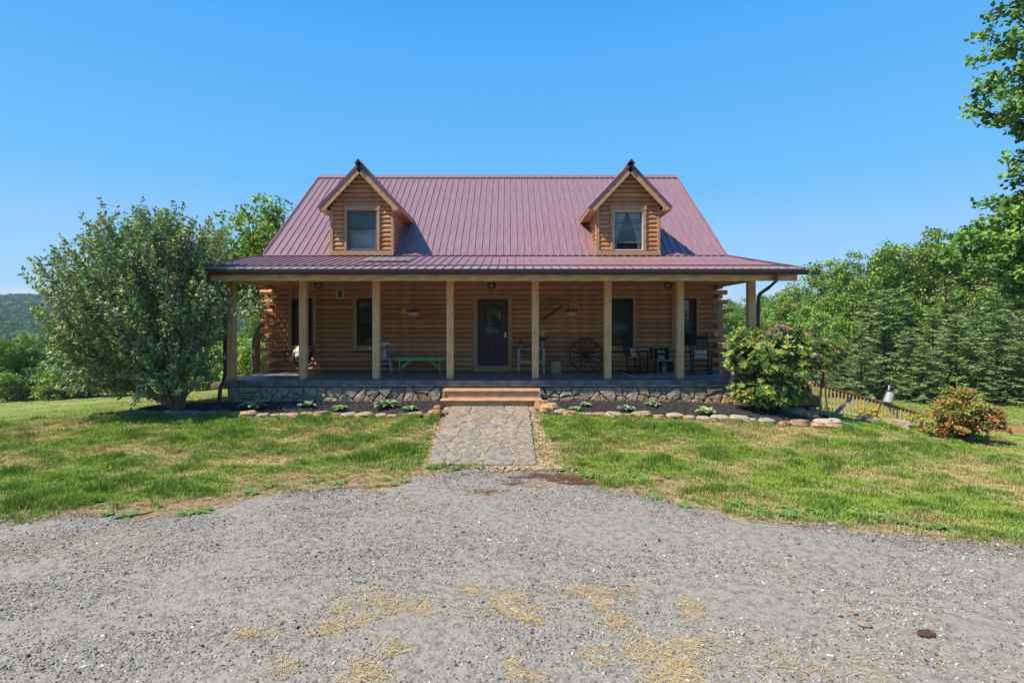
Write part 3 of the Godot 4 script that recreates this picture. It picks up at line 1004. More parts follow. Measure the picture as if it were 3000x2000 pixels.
# a round log lying along x (or z) with slightly uneven girth and worn ends
func log_mesh(len: float, r: float, along_z := false, ragged := 0.012) -> Buf:
	var b := Buf.new()
	var m := maxi(3, int(len / 0.7))
	var pts := []
	var rad := []
	for i in m + 1:
		var t := len * i / m
		pts.append(Vector3(rr(-0.003, 0.003), rr(-0.002, 0.002), -t) if along_z else Vector3(t, rr(-0.002, 0.002), rr(-0.003, 0.003)))
		rad.append(r * rr(0.985, 1.02))
	rad[0] *= 0.97
	rad[m] *= 0.97
	b.tube(pts, rad, 14)
	return b

func tone(b: Buf, lo: float, hi: float) -> void:
	var k := rr(lo, hi)
	var w := rr(-0.06, 0.06)
	for i in b.c.size(): b.c[i] = Color(k * (1.0 + w), k, k * (1.0 - w))

# openings in the front wall: x0, x1, y0, y1
const OPENINGS := [[-6.98, -6.08, 1.27, 3.07], [-4.92, -4.02, 1.27, 3.07], [-1.13, 0.13, 0.615, 3.06], [3.15, 4.05, 1.27, 3.07], [5.16, 6.06, 1.27, 3.07]]

func build_house() -> void:
	rng.seed = 61
	var house := thing("log_house", V(-0.455, 0, WALL), 0, "brown log house with purple metal roof, two dormers and a long front porch", "house")
	var h := Node3D.new()   # parts are placed in world metres through this offset
	var off := -house.position
	h.free()
	build_walls(house, off)
	build_porch(house, off)
	build_roofs(house, off)
	dormer(house, off, -4.59, "far from downspout", false)
	dormer(house, off, 3.75, "open", true)
	for o in OPENINGS:
		if o[2] > 1.0: window(house, off, o)
	front_door(house, off)

func build_walls(house: Node3D, off: Vector3) -> void:
	var r := 0.0795
	for i in 18:
		var y := FLOOR + 0.076 + 0.152 * i
		var long := i % 2 == 0
		var cuts := []
		for o in OPENINGS:
			if y > o[2] - 0.05 and y < o[3] + 0.04: cuts.append([o[0] + 0.06, o[1] - 0.06])
		var x := -7.86 + rr(-0.03, 0.03) if long else XL - 0.05
		var stop := 6.93 + rr(-0.03, 0.03) if long else XR + 0.05
		cuts.append([stop, stop])
		for c in cuts:
			if c[0] - x > 0.05:
				var runs := [[x, c[0]]]
				if c[0] - x > 3.4 and rng.randf() < 0.7:   # butt joint between two lengths of log
					var m := lerpf(x, c[0], rr(0.3, 0.7))
					runs = [[x, m - 0.003], [m + 0.003, c[0]]]
				for g in runs:
					var b := log_mesh(g[1] - g[0], r)
					tone(b, 0.7, 1.12)
					obj("log", b, M.log, house, off + V(g[0], y, WALL))
			x = c[1]
		for s in [XL, XR]:
			var f := 15.82 if not long else WALL + 0.06
			var b := log_mesh(9.2 - (f - 15.82), r, true)
			tone(b, 0.75, 1.05)
			obj("log", b, M.side_log, house, off + V(s, y, f + rr(-0.03, 0.03) * (0.0 if long else 1.0)))
	# rear wall, rooms and upper storey
	var b := Buf.new()
	b.box(V(-0.455, 1.95, 25.3), Vector3(14.2, 2.75, 0.2))
	obj("rear_wall", b, M.side_log, house, off)
	b = Buf.new()
	b.box(V(-0.455, 0.45, 20.7), Vector3(13.9, 0.3, 8.9))
	obj("house_floor", b, M.interior, house, off)
	b = Buf.new()
	b.box(V(-0.455, 3.42, 20.85), Vector3(14.0, 0.16, 9.0))
	obj("upper_floor", b, M.interior, house, off)
	b = Buf.new()
	b.box(V(-0.455, 1.9, 20.0), Vector3(13.8, 2.8, 0.1))
	obj("inner_wall", b, M.interior, house, off)
	for s in [XL, XR]:
		b = Buf.new()
		b.prism(PackedVector2Array([Vector2(-4.75, 0), Vector2(4.75, 0), Vector2(4.75, 0.8), Vector2(0, 4.5), Vector2(-4.75, 0.8)]), Transform3D(Basis(Vector3.UP, PI / 2), V(s - 0.06, 3.36, 21.0)), 0.12)
		obj("gable_wall", b, M.side_log, house, off)
	# top plate of the wall under the porch ceiling
	b = Buf.new()
	b.box(V(-0.455, 3.34, WALL - 0.02), Vector3(14.2, 0.12, 0.16), 0.01)
	obj("wall_plate", b, M.log, house, off)

func pane(parent: Node3D, off: Vector3, x0: float, x1: float, y0: float, y1: float, d: float) -> void:
	var b := Buf.new()
	b.box(V((x0 + x1) / 2, (y0 + y1) / 2, d), Vector3(x1 - x0, y1 - y0, 0.008))
	obj("pane", b, M.glass, parent, off)

func frame(b: Buf, x0: float, x1: float, y0: float, y1: float, d: float, w: float, t: float, bevel := 0.004) -> void:
	b.box(V((x0 + x1) / 2, y1 - w / 2, d), Vector3(x1 - x0, w, t), bevel)
	b.box(V((x0 + x1) / 2, y0 + w / 2, d), Vector3(x1 - x0, w, t), bevel)
	b.box(V(x0 + w / 2, (y0 + y1) / 2, d), Vector3(w, y1 - y0 - 2 * w, t * 0.98), bevel)
	b.box(V(x1 - w / 2, (y0 + y1) / 2, d), Vector3(w, y1 - y0 - 2 * w, t * 0.98), bevel)

func window(house: Node3D, off: Vector3, o: Array) -> void:
	var w := Node3D.new()
	w.name = "window"
	house.add_child(w, true)
	w.position = off + V((o[0] + o[1]) / 2, o[2], 16.2)
	var f := -V((o[0] + o[1]) / 2, o[2], 16.2)
	var k := 0.115
	for t in [["casing", Vector3(o[0] + k / 2, (o[2] + o[3]) / 2 + 0.01, 0), Vector3(k, o[3] - o[2] - 0.3, 0.05)], ["casing", Vector3(o[1] - k / 2, (o[2] + o[3]) / 2 + 0.01, 0), Vector3(k, o[3] - o[2] - 0.3, 0.05)], ["head_casing", Vector3((o[0] + o[1]) / 2, o[3] - 0.07, 0), Vector3(o[1] - o[0] + 0.06, 0.15, 0.062)], ["sill", Vector3((o[0] + o[1]) / 2, o[2] + 0.085, 0), Vector3(o[1] - o[0] + 0.02, 0.16, 0.07)]]:
		var b := Buf.new()
		b.box(Vector3(t[1].x, t[1].y, -16.185), t[2], 0.006)
		tone(b, 0.9, 1.08)
		obj(t[0], b, M.trim, w, f)
	var x0: float = o[0] + k - 0.002
	var x1: float = o[1] - k + 0.002
	var y0: float = o[2] + 0.16
	var y1: float = o[3] - 0.14
	var b := Buf.new()
	frame(b, x0, x1, y0, y1, 16.24, 0.035, 0.1)
	obj("frame", b, M.window_frame, w, f)
	b = Buf.new()
	var mid := (y0 + y1) / 2
	frame(b, x0 + 0.03, x1 - 0.03, mid - 0.02, y1 - 0.03, 16.262, 0.03, 0.03)
	obj("upper_sash", b, M.window_frame, w, f)
	b = Buf.new()
	frame(b, x0 + 0.03, x1 - 0.03, y0 + 0.03, mid + 0.02, 16.235, 0.035, 0.03)
	obj("lower_sash", b, M.window_frame, w, f)
	pane(w, f, x0 + 0.055, x1 - 0.055, mid, y1 - 0.055, 16.262)
	pane(w, f, x0 + 0.06, x1 - 0.06, y0 + 0.06, mid - 0.01, 16.235)
	# blinds hang behind the panes
	var low := {3.15: y0 + 0.08, 5.16: y0 + 0.35, -4.92: y1 - 0.26, -6.98: y1 - 0.5}
	var y: float = y1 - 0.05
	var stop: float = low[o[0]]
	while y > stop:
		b = Buf.new()
		b.box(Vector3.ZERO, Vector3(x1 - x0 - 0.1, 0.003, 0.03), 0.0, Basis(Vector3.RIGHT, 0.5))
		obj("blind_slat", b, M.blind, w, f + V((x0 + x1) / 2, y, 16.32))
		y -= 0.034
	if o[0] == -4.92 or o[0] == 3.15:
		b = Buf.new()
		b.box(Vector3.ZERO, Vector3(0.115, 0.07, 0.02), 0.004)
		b.box(Vector3(0, 0, 0.012), Vector3(0.09, 0.05, 0.01), 0.002)
		obj("outlet_cover", b, M.vinyl, w, f + V(o[1] - 0.36 if o[0] < 0 else o[0] + 0.57, o[2] + 0.08, 16.14))

func front_door(house: Node3D, off: Vector3) -> void:
	var w := Node3D.new()
	w.name = "front_door"
	house.add_child(w, true)
	w.position = off + V(-0.5, FLOOR, 16.2)
	var f := -V(-0.5, FLOOR, 16.2)
	for t in [["casing", Vector3(-1.05, 1.86, 0), Vector3(0.15, 2.12, 0.06)], ["casing", Vector3(0.05, 1.86, 0), Vector3(0.15, 2.12, 0.06)], ["head_casing", Vector3(-0.5, 2.985, 0), Vector3(1.27, 0.145, 0.075)], ["threshold", Vector3(-0.5, 0.71, 0), Vector3(1.22, 0.185, 0.16)]]:
		var b := Buf.new()
		b.box(Vector3(t[1].x, t[1].y, -16.19), t[2], 0.007)
		obj(t[0], b, M.trim, w, f)
	var b := Buf.new()
	# leaf with a glazed opening and two sunk panels below it
	b.box(V(-0.5, 1.0, 16.25), Vector3(0.92, 0.4, 0.045), 0.0)
	b.box(V(-0.5, 2.82, 16.25), Vector3(0.92, 0.16, 0.045), 0.0)
	b.box(V(-0.86, 1.97, 16.25), Vector3(0.2, 1.54, 0.045), 0.0)
	b.box(V(-0.14, 1.97, 16.25), Vector3(0.2, 1.54, 0.045), 0.0)
	b.box(V(-0.5, 1.735, 16.25), Vector3(0.52, 0.17, 0.045), 0.0)
	b.box(V(-0.5, 1.42, 16.25), Vector3(0.16, 0.45, 0.045), 0.0)
	obj("door_leaf", b, M.door, w, f)
	for x in [-0.67, -0.33]:
		b = Buf.new()
		b.box(V(x, 1.425, 16.262), Vector3(0.178, 0.448, 0.03), 0.0)
		b.box(V(x, 1.425, 16.246), Vector3(0.12, 0.39, 0.02), 0.009)
		obj("door_panel", b, M.door, w, f)
	b = Buf.new()
	frame(b, -0.77, -0.23, 1.81, 2.75, 16.235, 0.03, 0.06, 0.006)
	obj("glazing_bead", b, M.door, w, f)
	pane(w, f, -0.75, -0.25, 1.83, 2.73, 16.25)
	b = Buf.new()
	b.box(V(-0.1, 1.78, 16.215), Vector3(0.065, 0.17, 0.02), 0.008)
	b.box(V(-0.1, 1.83, 16.2), Vector3(0.045, 0.05, 0.02), 0.006)
	b.tube([V(-0.1, 1.74, 16.215), V(-0.1, 1.74, 16.17), V(-0.2, 1.735, 16.165)], [0.012, 0.011, 0.009], 8)
	obj("handle", b, M.silver, w, f)
	b = Buf.new()
	b.tube([V(0.055, 1.93, 16.16), V(0.055, 1.93, 16.14)], [0.025, 0.022], 12)
	obj("doorbell", b, M.iron, w, f)
	# ring of pale green leaves inside the glass
	b = Buf.new()
	for k in 420:
		var t := rr(0, TAU)
		var rad := 0.185 + rng.randfn(0, 0.035)
		var p := V(-0.49 + cos(t) * rad * 0.95, 2.36 + sin(t) * rad * 1.1, 16.30 + rr(-0.02, 0.02))
		var u := Vector3(-sin(t), cos(t), 0) * rr(0.03, 0.06) + rdir() * 0.025
		b.col = Color(0.30, 0.36, 0.26).lerp(Color(0.55, 0.58, 0.5), rng.randf())
		b.leaf(p, u, u.cross(rdir()).normalized() * 0.011)
	obj("leaf_ring", b, M.leaf, w, f)

func build_porch(house: Node3D, off: Vector3) -> void:
	# slab, stone foundation
	var slab := Buf.new()
	slab.box(V(-0.45, FLOOR - 0.085, 15.0), Vector3(14.34, 0.17, 2.6), 0.012)
	obj("porch_slab", slab, M.slab, house, off)
	var back := Buf.new()
	back.box(V(-0.45, 0.17, 15.05), Vector3(14.2, 0.55, 2.5))
	var found := obj("stone_foundation", back, M.mortar, house, off)
	var greys := [Color(0.48, 0.44, 0.37), Color(0.43, 0.405, 0.355), Color(0.52, 0.455, 0.365), Color(0.39, 0.38, 0.355), Color(0.54, 0.475, 0.38)]
	var clays := [Color(0.55, 0.30, 0.14), Color(0.50, 0.32, 0.18), Color(0.58, 0.37, 0.2), Color(0.46, 0.30, 0.18), Color(0.42, 0.31, 0.22)]
	for side in 3:
		var len: float = [14.2, 2.4, 2.4][side]
		var r := Rect2(-len / 2, -0.07, len, 0.505)
		var f: Transform3D = [Transform3D(Basis.IDENTITY, V(-0.45, 0, 13.8)), Transform3D(Basis(Vector3.UP, -PI / 2), V(-7.55, 0, 15.05)), Transform3D(Basis(Vector3.UP, PI / 2), V(6.65, 0, 15.05))][side]
		for poly in cells(jitter_points(r, 44 if side == 0 else 8, 3, 0.5, 0.3), r):
			var s := stone(poly, f, 0.05 + rr(-0.012, 0.018), 0.008, 0.012)
			var cy := 0.0
			for p in poly: cy += p.y / poly.size()
			# the bottom course is stained by splashed red clay
			var t: Color = greys[rng.randi() % 5]
			if cy < 0.13 and (side > 0 or poly[0].x > -3.6): t = t.lerp(clays[rng.randi() % 5], rr(0.6, 1.0))
			elif cy < 0.2: t = t.lerp(clays[rng.randi() % 5], rr(0.0, 0.35))
			var k := rr(0.85, 1.15)
			for i in s.c.size():
				var q := s.v[i]
				var e := rr(0.93, 1.07)
				s.c[i] = Color(t.r, t.g, t.b) * k * e
			obj("stone", s, M.stone, found)
	# posts and their standoff plates
	for x in [-7.58, -5.62, -3.62, -1.6, 0.73, 2.71, 4.69, 6.64]:
		var p := Buf.new()
		p.box(Vector3(0, 1.38, 0), Vector3(0.19, 2.71, 0.19), 0.012)
		tone(p, 0.94, 1.06)
		var post := obj("post", p, M.post, house, off + V(x, FLOOR, 14.02))
		p = Buf.new()
		p.box(Vector3(0, 0.0125, 0), Vector3(0.14, 0.025, 0.14))
		obj("standoff", p, M.vinyl, post)
	# beams
	for e in [[V(-0.45, 3.415, 14.02), Vector3(14.5, 0.2, 0.17)]]:
		var b := Buf.new()
		b.box(e[0], e[1], 0.01)
		obj("beam", b, M.beam, house, off)
	for x in [-7.58, 6.64]:
		var b := Buf.new()
		b.box(V(x, 3.36, 15.13), Vector3(0.13, 0.16, 2.04), 0.01)
		obj("side_beam", b, M.beam, house, off)
		b = Buf.new()
		b.prism(PackedVector2Array([Vector2(-1.1, 0), Vector2(1.05, 0), Vector2(1.05, 0.58), Vector2(-1.1, 0.1)]), Transform3D(Basis(Vector3.UP, PI / 2), V(x - 0.02, 3.43, 15.15)), 0.04)
		obj("porch_gable", b, M.side_log, house, off)
	var b := Buf.new()
	b.box(V(-0.45, 3.30, EAVE + 0.16), Vector3(15.6, 0.16, 0.035), 0.006)
	obj("fascia", b, M.beam, house, off)
	b = Buf.new()
	b.box(V(-0.45, 3.33, 13.5), Vector3(15.55, 0.02, 0.9))
	obj("eave_soffit", b, M.ceiling, house, off)
	# boarded ceiling
	for k in 14:
		var d := 14.12 + 0.148 * k
		b = Buf.new()
		b.box(V(-0.45, 3.335, d + 0.072), Vector3(14.0, 0.018, 0.142), 0.004)
		tone(b, 0.85, 1.1)
		obj("ceiling_board", b, M.ceiling, house, off)
	# gutter and downspouts
	b = Buf.new()
	var prof := PackedVector2Array([Vector2(0.06, 0.0), Vector2(0.06, 0.115), Vector2(0.052, 0.115), Vector2(0.052, 0.01), Vector2(-0.03, 0.01), Vector2(-0.052, 0.05), Vector2(-0.065, 0.1), Vector2(-0.065, 0.12), Vector2(-0.072, 0.12), Vector2(-0.072, 0.098), Vector2(-0.06, 0.045), Vector2(-0.036, 0.0)])
	b.prism(prof, Transform3D(Basis(Vector3(0, 0, -1), Vector3.UP, Vector3.RIGHT), V(-8.32, 3.37, EAVE + 0.03)), 15.86)
	var gutter := obj("gutter", b, M.gutter, house, off)
	b = Buf.new()
	for x in [-8.32, 7.53]:
		b.box(V(x, 3.425, EAVE + 0.03), Vector3(0.012, 0.11, 0.12))
	obj("end_cap", b, M.gutter, gutter)
	for s in [[6.75, 1.0], [-7.6, -1.0]]:
		b = Buf.new()
		var x: float = s[0]
		var px := 6.83 if s[1] > 0 else -7.76
		var pts := [V(x, 3.39, 12.92), V(x, 3.2, 12.92), V(lerpf(x, px, 0.35), 3.08, 13.3), V(lerpf(x, px, 0.8), 2.95, 13.85), V(px, 2.82, 13.98), V(px, 2.4, 14.0), V(px, 0.75, 14.0), V(px, 0.55, 13.92), V(px - 0.02 * s[1], 0.42, 13.74), V(px - 0.02 * s[1], -0.02, 13.66)]
		for i in pts.size() - 1:
			b.bar(pts[i] - (pts[i + 1] - pts[i]).normalized() * 0.02, pts[i + 1] + (pts[i + 1] - pts[i]).normalized() * 0.02, 0.085, 0.065, 0.01, Vector3(0, 0.2, 1))
		obj("downspout", b, M.gutter, house, off)
	# two wooden steps
	var st := Node3D.new()
	st.name = "steps"
	house.add_child(st)
	st.position = off + V(-0.44, 0, 13.4)
	var g := -V(-0.44, 0, 13.4)
	for e in [["tread", V(-0.44, 0.39, 13.47), Vector3(2.56, 0.045, 0.44), 0.018], ["tread", V(-0.44, 0.19, 13.13), Vector3(2.6, 0.045, 0.42), 0.018], ["riser", V(-0.44, 0.29, 13.31), Vector3(2.46, 0.155, 0.04), 0.004], ["riser", V(-0.44, 0.07, 12.99), Vector3(2.5, 0.195, 0.04), 0.004], ["stringer", V(-1.68, 0.1, 13.38), Vector3(0.045, 0.5, 0.7), 0.005], ["stringer", V(0.80, 0.1, 13.38), Vector3(0.045, 0.5, 0.7), 0.005]]:
		b = Buf.new()
		b.box(e[1], e[2], e[3])
		if e[0] == "stringer":
			b = Buf.new()
			b.box(e[1] + Vector3(0, 0.12, -0.03), Vector3(0.045, 0.3, 0.36))
			b.box(e[1] + Vector3(0, -0.03, 0.2), Vector3(0.044, 0.2, 0.36))
		tone(b, 0.92, 1.08)
		obj(e[0], b, M.step, st, g)

# a roofing sheet one pan wide: raised rib along one edge and two fine stiffening ribs; runs from the eave (z = 0) up the slope (-z), y is out of the roof
func sheet(len: float, wide: float, cut := 0.0) -> ArrayMesh:
	var b := Buf.new()
	var p := [Vector2(0, 0), Vector2(0.012, 0.030), Vector2(0.036, 0.030), Vector2(0.05, 0.0), Vector2(0.095, 0.0), Vector2(0.100, 0.004), Vector2(0.110, 0.004), Vector2(0.115, 0.0), Vector2(0.155, 0.0), Vector2(0.160, 0.004), Vector2(0.170, 0.004), Vector2(0.175, 0.0), Vector2(wide, 0.0)]
	var l0 := len
	for i in p.size() - 1:
		var a: Vector2 = p[i]
		var q: Vector2 = p[i + 1]
		var la := l0 - cut * a.x / wide
		var lq := l0 - cut * q.x / wide
		b.quad_out(Vector3(a.x, a.y, 0), Vector3(q.x, q.y, 0), Vector3(q.x, q.y, -lq), Vector3(a.x, a.y, -la), Vector3.UP)
		b.quad_out(Vector3(a.x, a.y, 0), Vector3(q.x, q.y, 0), Vector3(q.x, -0.012, 0), Vector3(a.x, -0.012, 0), Vector3(0, 0, 1))
	# screw heads
	for k in int(len / 0.6):
		for x in [0.062, 0.215]:
			b.box(Vector3(x, 0.003, -0.09 - 0.6 * k), Vector3(0.012, 0.008, 0.012))
	return b.mesh()

func build_roofs(house: Node3D, off: Vector3) -> void:
	var run := Vector3(0, RIDGE_Y - BREAK_Y, -(RIDGE - BREAK))
	var len := run.length()
	var up := run.normalized()
	var face := Basis(Vector3.RIGHT, Vector3.RIGHT.cross(up) * -1.0, -up)
	if face.y.y < 0.0: face.y = -face.y
	var wide := 14.62 / 64.0
	var deck := Buf.new()
	for s in [-1.0, 1.0]:
		var c := V(-0.44, (BREAK_Y + RIDGE_Y) / 2, RIDGE + s * (RIDGE - BREAK) / 2)
		var e := Vector3(0, up.y, -up.z * s)
		deck.box(c - Vector3(0, 0.085, 0), Vector3(14.5, 0.09, len - 0.02), 0.0, Basis(Vector3.RIGHT, e.cross(Vector3.RIGHT), e))
	var roof := obj("main_roof", deck, M.soffit, house, off)
	var m := sheet(len, wide)
	for s in 2:
		for i in 64:
			var k := Basis.IDENTITY if s == 0 else Basis(Vector3.UP, PI)
			var base := V(-7.75 + wide * i, BREAK_Y, BREAK) if s == 0 else V(-7.75 + wide * (i + 1), BREAK_Y, 2 * RIDGE - BREAK)
			obj("roof_panel", m, M.roof, roof, base, k * face)
	var b := Buf.new()
	var cap := PackedVector2Array([Vector2(-0.16, -0.115), Vector2(0, 0.02), Vector2(0.16, -0.115), Vector2(0.16, -0.1), Vector2(0, 0.05), Vector2(-0.16, -0.1)])
	b.prism(cap, Transform3D(Basis(Vector3(0, 0, -1), Vector3.UP, Vector3.RIGHT), V(-7.77, RIDGE_Y + 0.035, RIDGE)), 14.66)
	obj("ridge_cap", b, M.roof, roof)
	for x in [-7.765, 6.885]:
		for s in [1.0, -1.0]:
			b = Buf.new()
			b.bar(V(x, BREAK_Y - 0.03, RIDGE - s * (RIDGE - BREAK)), V(x, RIDGE_Y - 0.03, RIDGE), 0.035, 0.17, 0.005)
			obj("rake_trim", b, M.roof, roof)
	b = Buf.new()
	b.box(V(-0.44, BREAK_Y + 0.005, BREAK - 0.03), Vector3(14.66, 0.016, 0.13), 0.004, Basis(Vector3.RIGHT, 0.3))
	obj("transition_flashing", b, M.roof, roof)

	# the shallow porch roof, a little wider at the eave
	var prun := Vector3(0, BREAK_Y - 0.03 - EAVE_Y, -(BREAK - EAVE))
	var plen := prun.length()
	var pup := prun.normalized()
	var pface := Basis(Vector3.RIGHT, pup.cross(Vector3.RIGHT), -pup)
	if pface.y.y < 0.0: pface.y = -pface.y
	var x0 := -8.3
	var x1 := 7.4
	deck = Buf.new()
	var dn := Vector3(0, 0.06, 0)
	var a0 := V(x0, EAVE_Y, EAVE + 0.02) - dn
	var a1 := V(x1, EAVE_Y, EAVE + 0.02) - dn
	var a2 := V(6.87, BREAK_Y - 0.03, BREAK) - dn
	var a3 := V(-7.75, BREAK_Y - 0.03, BREAK) - dn
	var lo := Vector3(0, -0.05, 0)
	deck.quad_out(a0, a1, a2, a3, Vector3.UP)
	deck.quad_out(a0 + lo, a1 + lo, a2 + lo, a3 + lo, Vector3.DOWN)
	deck.quad_out(a0, a1, a1 + lo, a0 + lo, Vector3(0, 0, 1))
	deck.quad_out(a1, a2, a2 + lo, a1 + lo, Vector3.RIGHT)
	deck.quad_out(a0, a3, a3 + lo, a0 + lo, Vector3.LEFT)
	var porch := obj("porch_roof", deck, M.soffit, house, off)
	var pm := sheet(plen, wide)
	var x := x0
	while x < x1 - 0.05:
		var mid := x + wide / 2
		var l := plen
		if mid > 6.87: l *= clampf((x1 - mid) / (x1 - 6.87), 0.06, 1)
		elif mid < -7.75: l *= clampf((mid - x0) / (-7.75 - x0), 0.06, 1)
		obj("roof_panel", pm if l == plen else sheet(l, wide), M.roof, porch, V(x, EAVE_Y, EAVE), pface)
		x += wide
	for e in [[V(x0, EAVE_Y, EAVE), V(-7.78, BREAK_Y - 0.03, BREAK)], [V(x1 + 0.06, EAVE_Y, EAVE), V(6.9, BREAK_Y - 0.03, BREAK)]]:
		b = Buf.new()
		b.bar(e[0] + Vector3(0, -0.02, 0), e[1] + Vector3(0, -0.02, 0), 0.05, 0.13, 0.006)
		obj("rake_trim", b, M.roof_dark, porch)
	# pale strips between ribs, sun glint painted in their colour, below a dark snow bar
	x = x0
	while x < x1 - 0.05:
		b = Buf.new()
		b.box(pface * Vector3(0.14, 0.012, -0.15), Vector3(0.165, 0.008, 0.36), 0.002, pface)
		obj("glint_strip", b, M.eave_glint, porch, V(x, EAVE_Y, EAVE))
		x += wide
	b = Buf.new()
	b.bar(V(x0 + 0.1, EAVE_Y, EAVE) + pface * Vector3(0, 0.05, -0.4), V(x1 - 0.1, EAVE_Y, EAVE) + pface * Vector3(0, 0.05, -0.4), 0.03, 0.03, 0.005)
	obj("snow_bar", b, M.roof_dark, porch)
	# translucent skylight panel
	b = Buf.new()
	b.box(pface * Vector3(0, 0.045, 0), Vector3(1.3, 0.02, 0.92), 0.004, pface)
	var sky := obj("skylight_panel", b, M.skylight, porch, V(-3.46, lerpf(EAVE_Y, BREAK_Y - 0.03, (14.85 - EAVE) / (BREAK - EAVE)), 14.85))
	b = Buf.new()
	for k in 5:
		b.box(pface * Vector3(-0.5 + 0.25 * k, 0.062, 0), Vector3(0.03, 0.014, 0.9), 0.003, pface)
	obj("panel_rib", b, M.skylight, sky)

func dormer(house: Node3D, off: Vector3, cx: float, _note: String, open: bool) -> void:
	var dm := Node3D.new()
	dm.name = "dormer"
	house.add_child(dm, true)
	dm.position = off + V(cx, BREAK_Y, 16.05)
	var f := -V(cx, BREAK_Y, 16.05)
	var D := 16.05
	var half := 0.99
	var eave := 5.66      # where the rake meets the wall corner line
	var apex := 6.98
	var bottom := 4.27
	var wx := 0.47        # window half width
	var wy0 := 4.42
	var wy1 := 5.67
	var y := bottom + 0.13 + 0.07
	var i := 0
	while y < apex - 0.12:
		var hw := half - 0.07
		if y > eave - 0.1: hw = minf(hw, (apex - 0.05 - y) / 1.06)
		var runs := [[-hw, hw]]
		if y < wy1 + 0.12: runs = [[-hw, -wx - 0.085], [wx + 0.085, hw]]
		for g in runs:
			var b := Buf.new()
			var pts := [Vector3(g[0], 0, 0), Vector3((g[0] + g[1]) / 2, rr(-0.002, 0.002), 0), Vector3(g[1], 0, 0)]
			b.tube(pts, [0.073, 0.074, 0.073], 14)
			tone(b, 0.72, 1.12)
			obj("log", b, M.dormer_log, dm, f + V(cx, y, D + 0.05))
		# side walls, lengths that run back into the roof
		if y < eave + 0.22:
			var deep := (y - BREAK_Y) / 0.803 + 0.35
			for s in [-1.0, 1.0]:
				var b := Buf.new()
				b.tube([Vector3(0, 0, 0), Vector3(0, 0, -deep)], [0.073, 0.073], 12)
				tone(b, 0.72, 1.12)
				obj("side_log", b, M.side_log, dm, f + V(cx + s * (half - 0.08), y, D + 0.07))
		y += 0.142
		i += 1
	# inner lining so that no light leaks
	var b := Buf.new()
	var lining := PackedVector2Array([Vector2(-half + 0.1, bottom), Vector2(-wx - 0.03, bottom), Vector2(-wx - 0.03, wy1 + 0.03), Vector2(wx + 0.03, wy1 + 0.03), Vector2(wx + 0.03, bottom), Vector2(half - 0.1, bottom), Vector2(half - 0.1, eave), Vector2(0, apex - 0.08), Vector2(-half + 0.1, eave)])
	b.prism(lining, Transform3D(Basis.IDENTITY, V(cx, 0, D + 0.16)), 0.05)
	obj("lining", b, M.interior, dm, f)
	b = Buf.new()
	b.box(V(cx, 5.0, D + 1.2), Vector3(1.8, 1.5, 0.05))
	obj("room_wall", b, M.interior, dm, f)
	# corner boards, base board, casing
	for s in [-1.0, 1.0]:
		b = Buf.new()
		b.box(V(cx + s * (half - 0.04), (bottom + eave) / 2 + 0.14, D - 0.02), Vector3(0.085, eave - bottom + 0.04, 0.05), 0.005)
		obj("corner_board", b, M.dormer_trim, dm, f)
		b = Buf.new()
		b.box(V(cx + s * (half + 0.012), (bottom + eave) / 2 + 0.14, D + 0.045), Vector3(0.03, eave - bottom + 0.04, 0.085), 0.005)
		obj("corner_board", b, M.dormer_trim, dm, f)
		b = Buf.new()
		b.box(V(cx + s * (wx + 0.045), (wy0 + wy1) / 2, D - 0.035), Vector3(0.085, wy1 - wy0, 0.05), 0.005)
		obj("casing", b, M.dormer_trim, dm, f)
	b = Buf.new()
	b.box(V(cx, wy1 + 0.085, D - 0.04), Vector3(2 * wx + 0.2, 0.165, 0.055), 0.005)
	obj("head_casing", b, M.dormer_trim, dm, f)
	b = Buf.new()
	b.box(V(cx, bottom + 0.06, D - 0.05), Vector3(2 * half + 0.03, 0.135, 0.06), 0.006)
	obj("base_board", b, M.dormer_trim, dm, f)
	# window
	b = Buf.new()
	frame(b, cx - wx, cx + wx, wy0, wy1, D + 0.02, 0.035, 0.11)
	obj("window_frame", b, M.vinyl if open else M.window_slate, dm, f)
	var mid := (wy0 + wy1) / 2 + (0.05 if open else 0.0)
	var low := wy0 + (0.24 if open else 0.03)
	b = Buf.new()
	frame(b, cx - wx + 0.03, cx + wx - 0.03, mid - 0.02, wy1 - 0.03, D + 0.055, 0.03, 0.03)
	b.box(V(cx, (mid + wy1) / 2 + 0.02, D + 0.055), Vector3(2 * wx - 0.1, 0.018, 0.02))
	obj("upper_sash", b, M.window_slate, dm, f)
	b = Buf.new()
	frame(b, cx - wx + 0.03, cx + wx - 0.03, low, mid + 0.02 + (0.2 if open else 0.0), D + 0.02, 0.035, 0.03)
	obj("lower_sash", b, M.window_slate, dm, f)
	pane(dm, f, cx - wx + 0.05, cx + wx - 0.05, mid, wy1 - 0.05, D + 0.055)
	pane(dm, f, cx - wx + 0.055, cx + wx - 0.055, low + 0.03, mid + (0.18 if open else 0.0), D + 0.02)
	if open:
		for s in [-1.0, 1.0]:
			b = Buf.new()   # a sheer curtain drawn aside, gathered in folds
			for k in 14:
				var t0 := k / 14.0
				var t1 := (k + 1) / 14.0
				for j in 8:
					var q := []
					for e in [[t0, j], [t1, j], [t1, j + 1], [t0, j + 1]]:
						var v := e[1] / 8.0 as float
						var wide: float = 0.40 - 0.30 * sin(v * PI * 0.5)
						q.append(V(cx + s * (wx - 0.04 - e[0] * wide), wy1 - 0.05 - v * 1.12, D + 0.16 + 0.02 * sin(e[0] * 30.0)))
					b.quad(q[0], q[1], q[2], q[3])
			obj("curtain", b, M.sheer, dm, f)
	else:
		b = Buf.new()
		b.box(V(cx, wy0 + 0.34, D + 0.13), Vector3(2 * wx - 0.08, 0.6, 0.01))
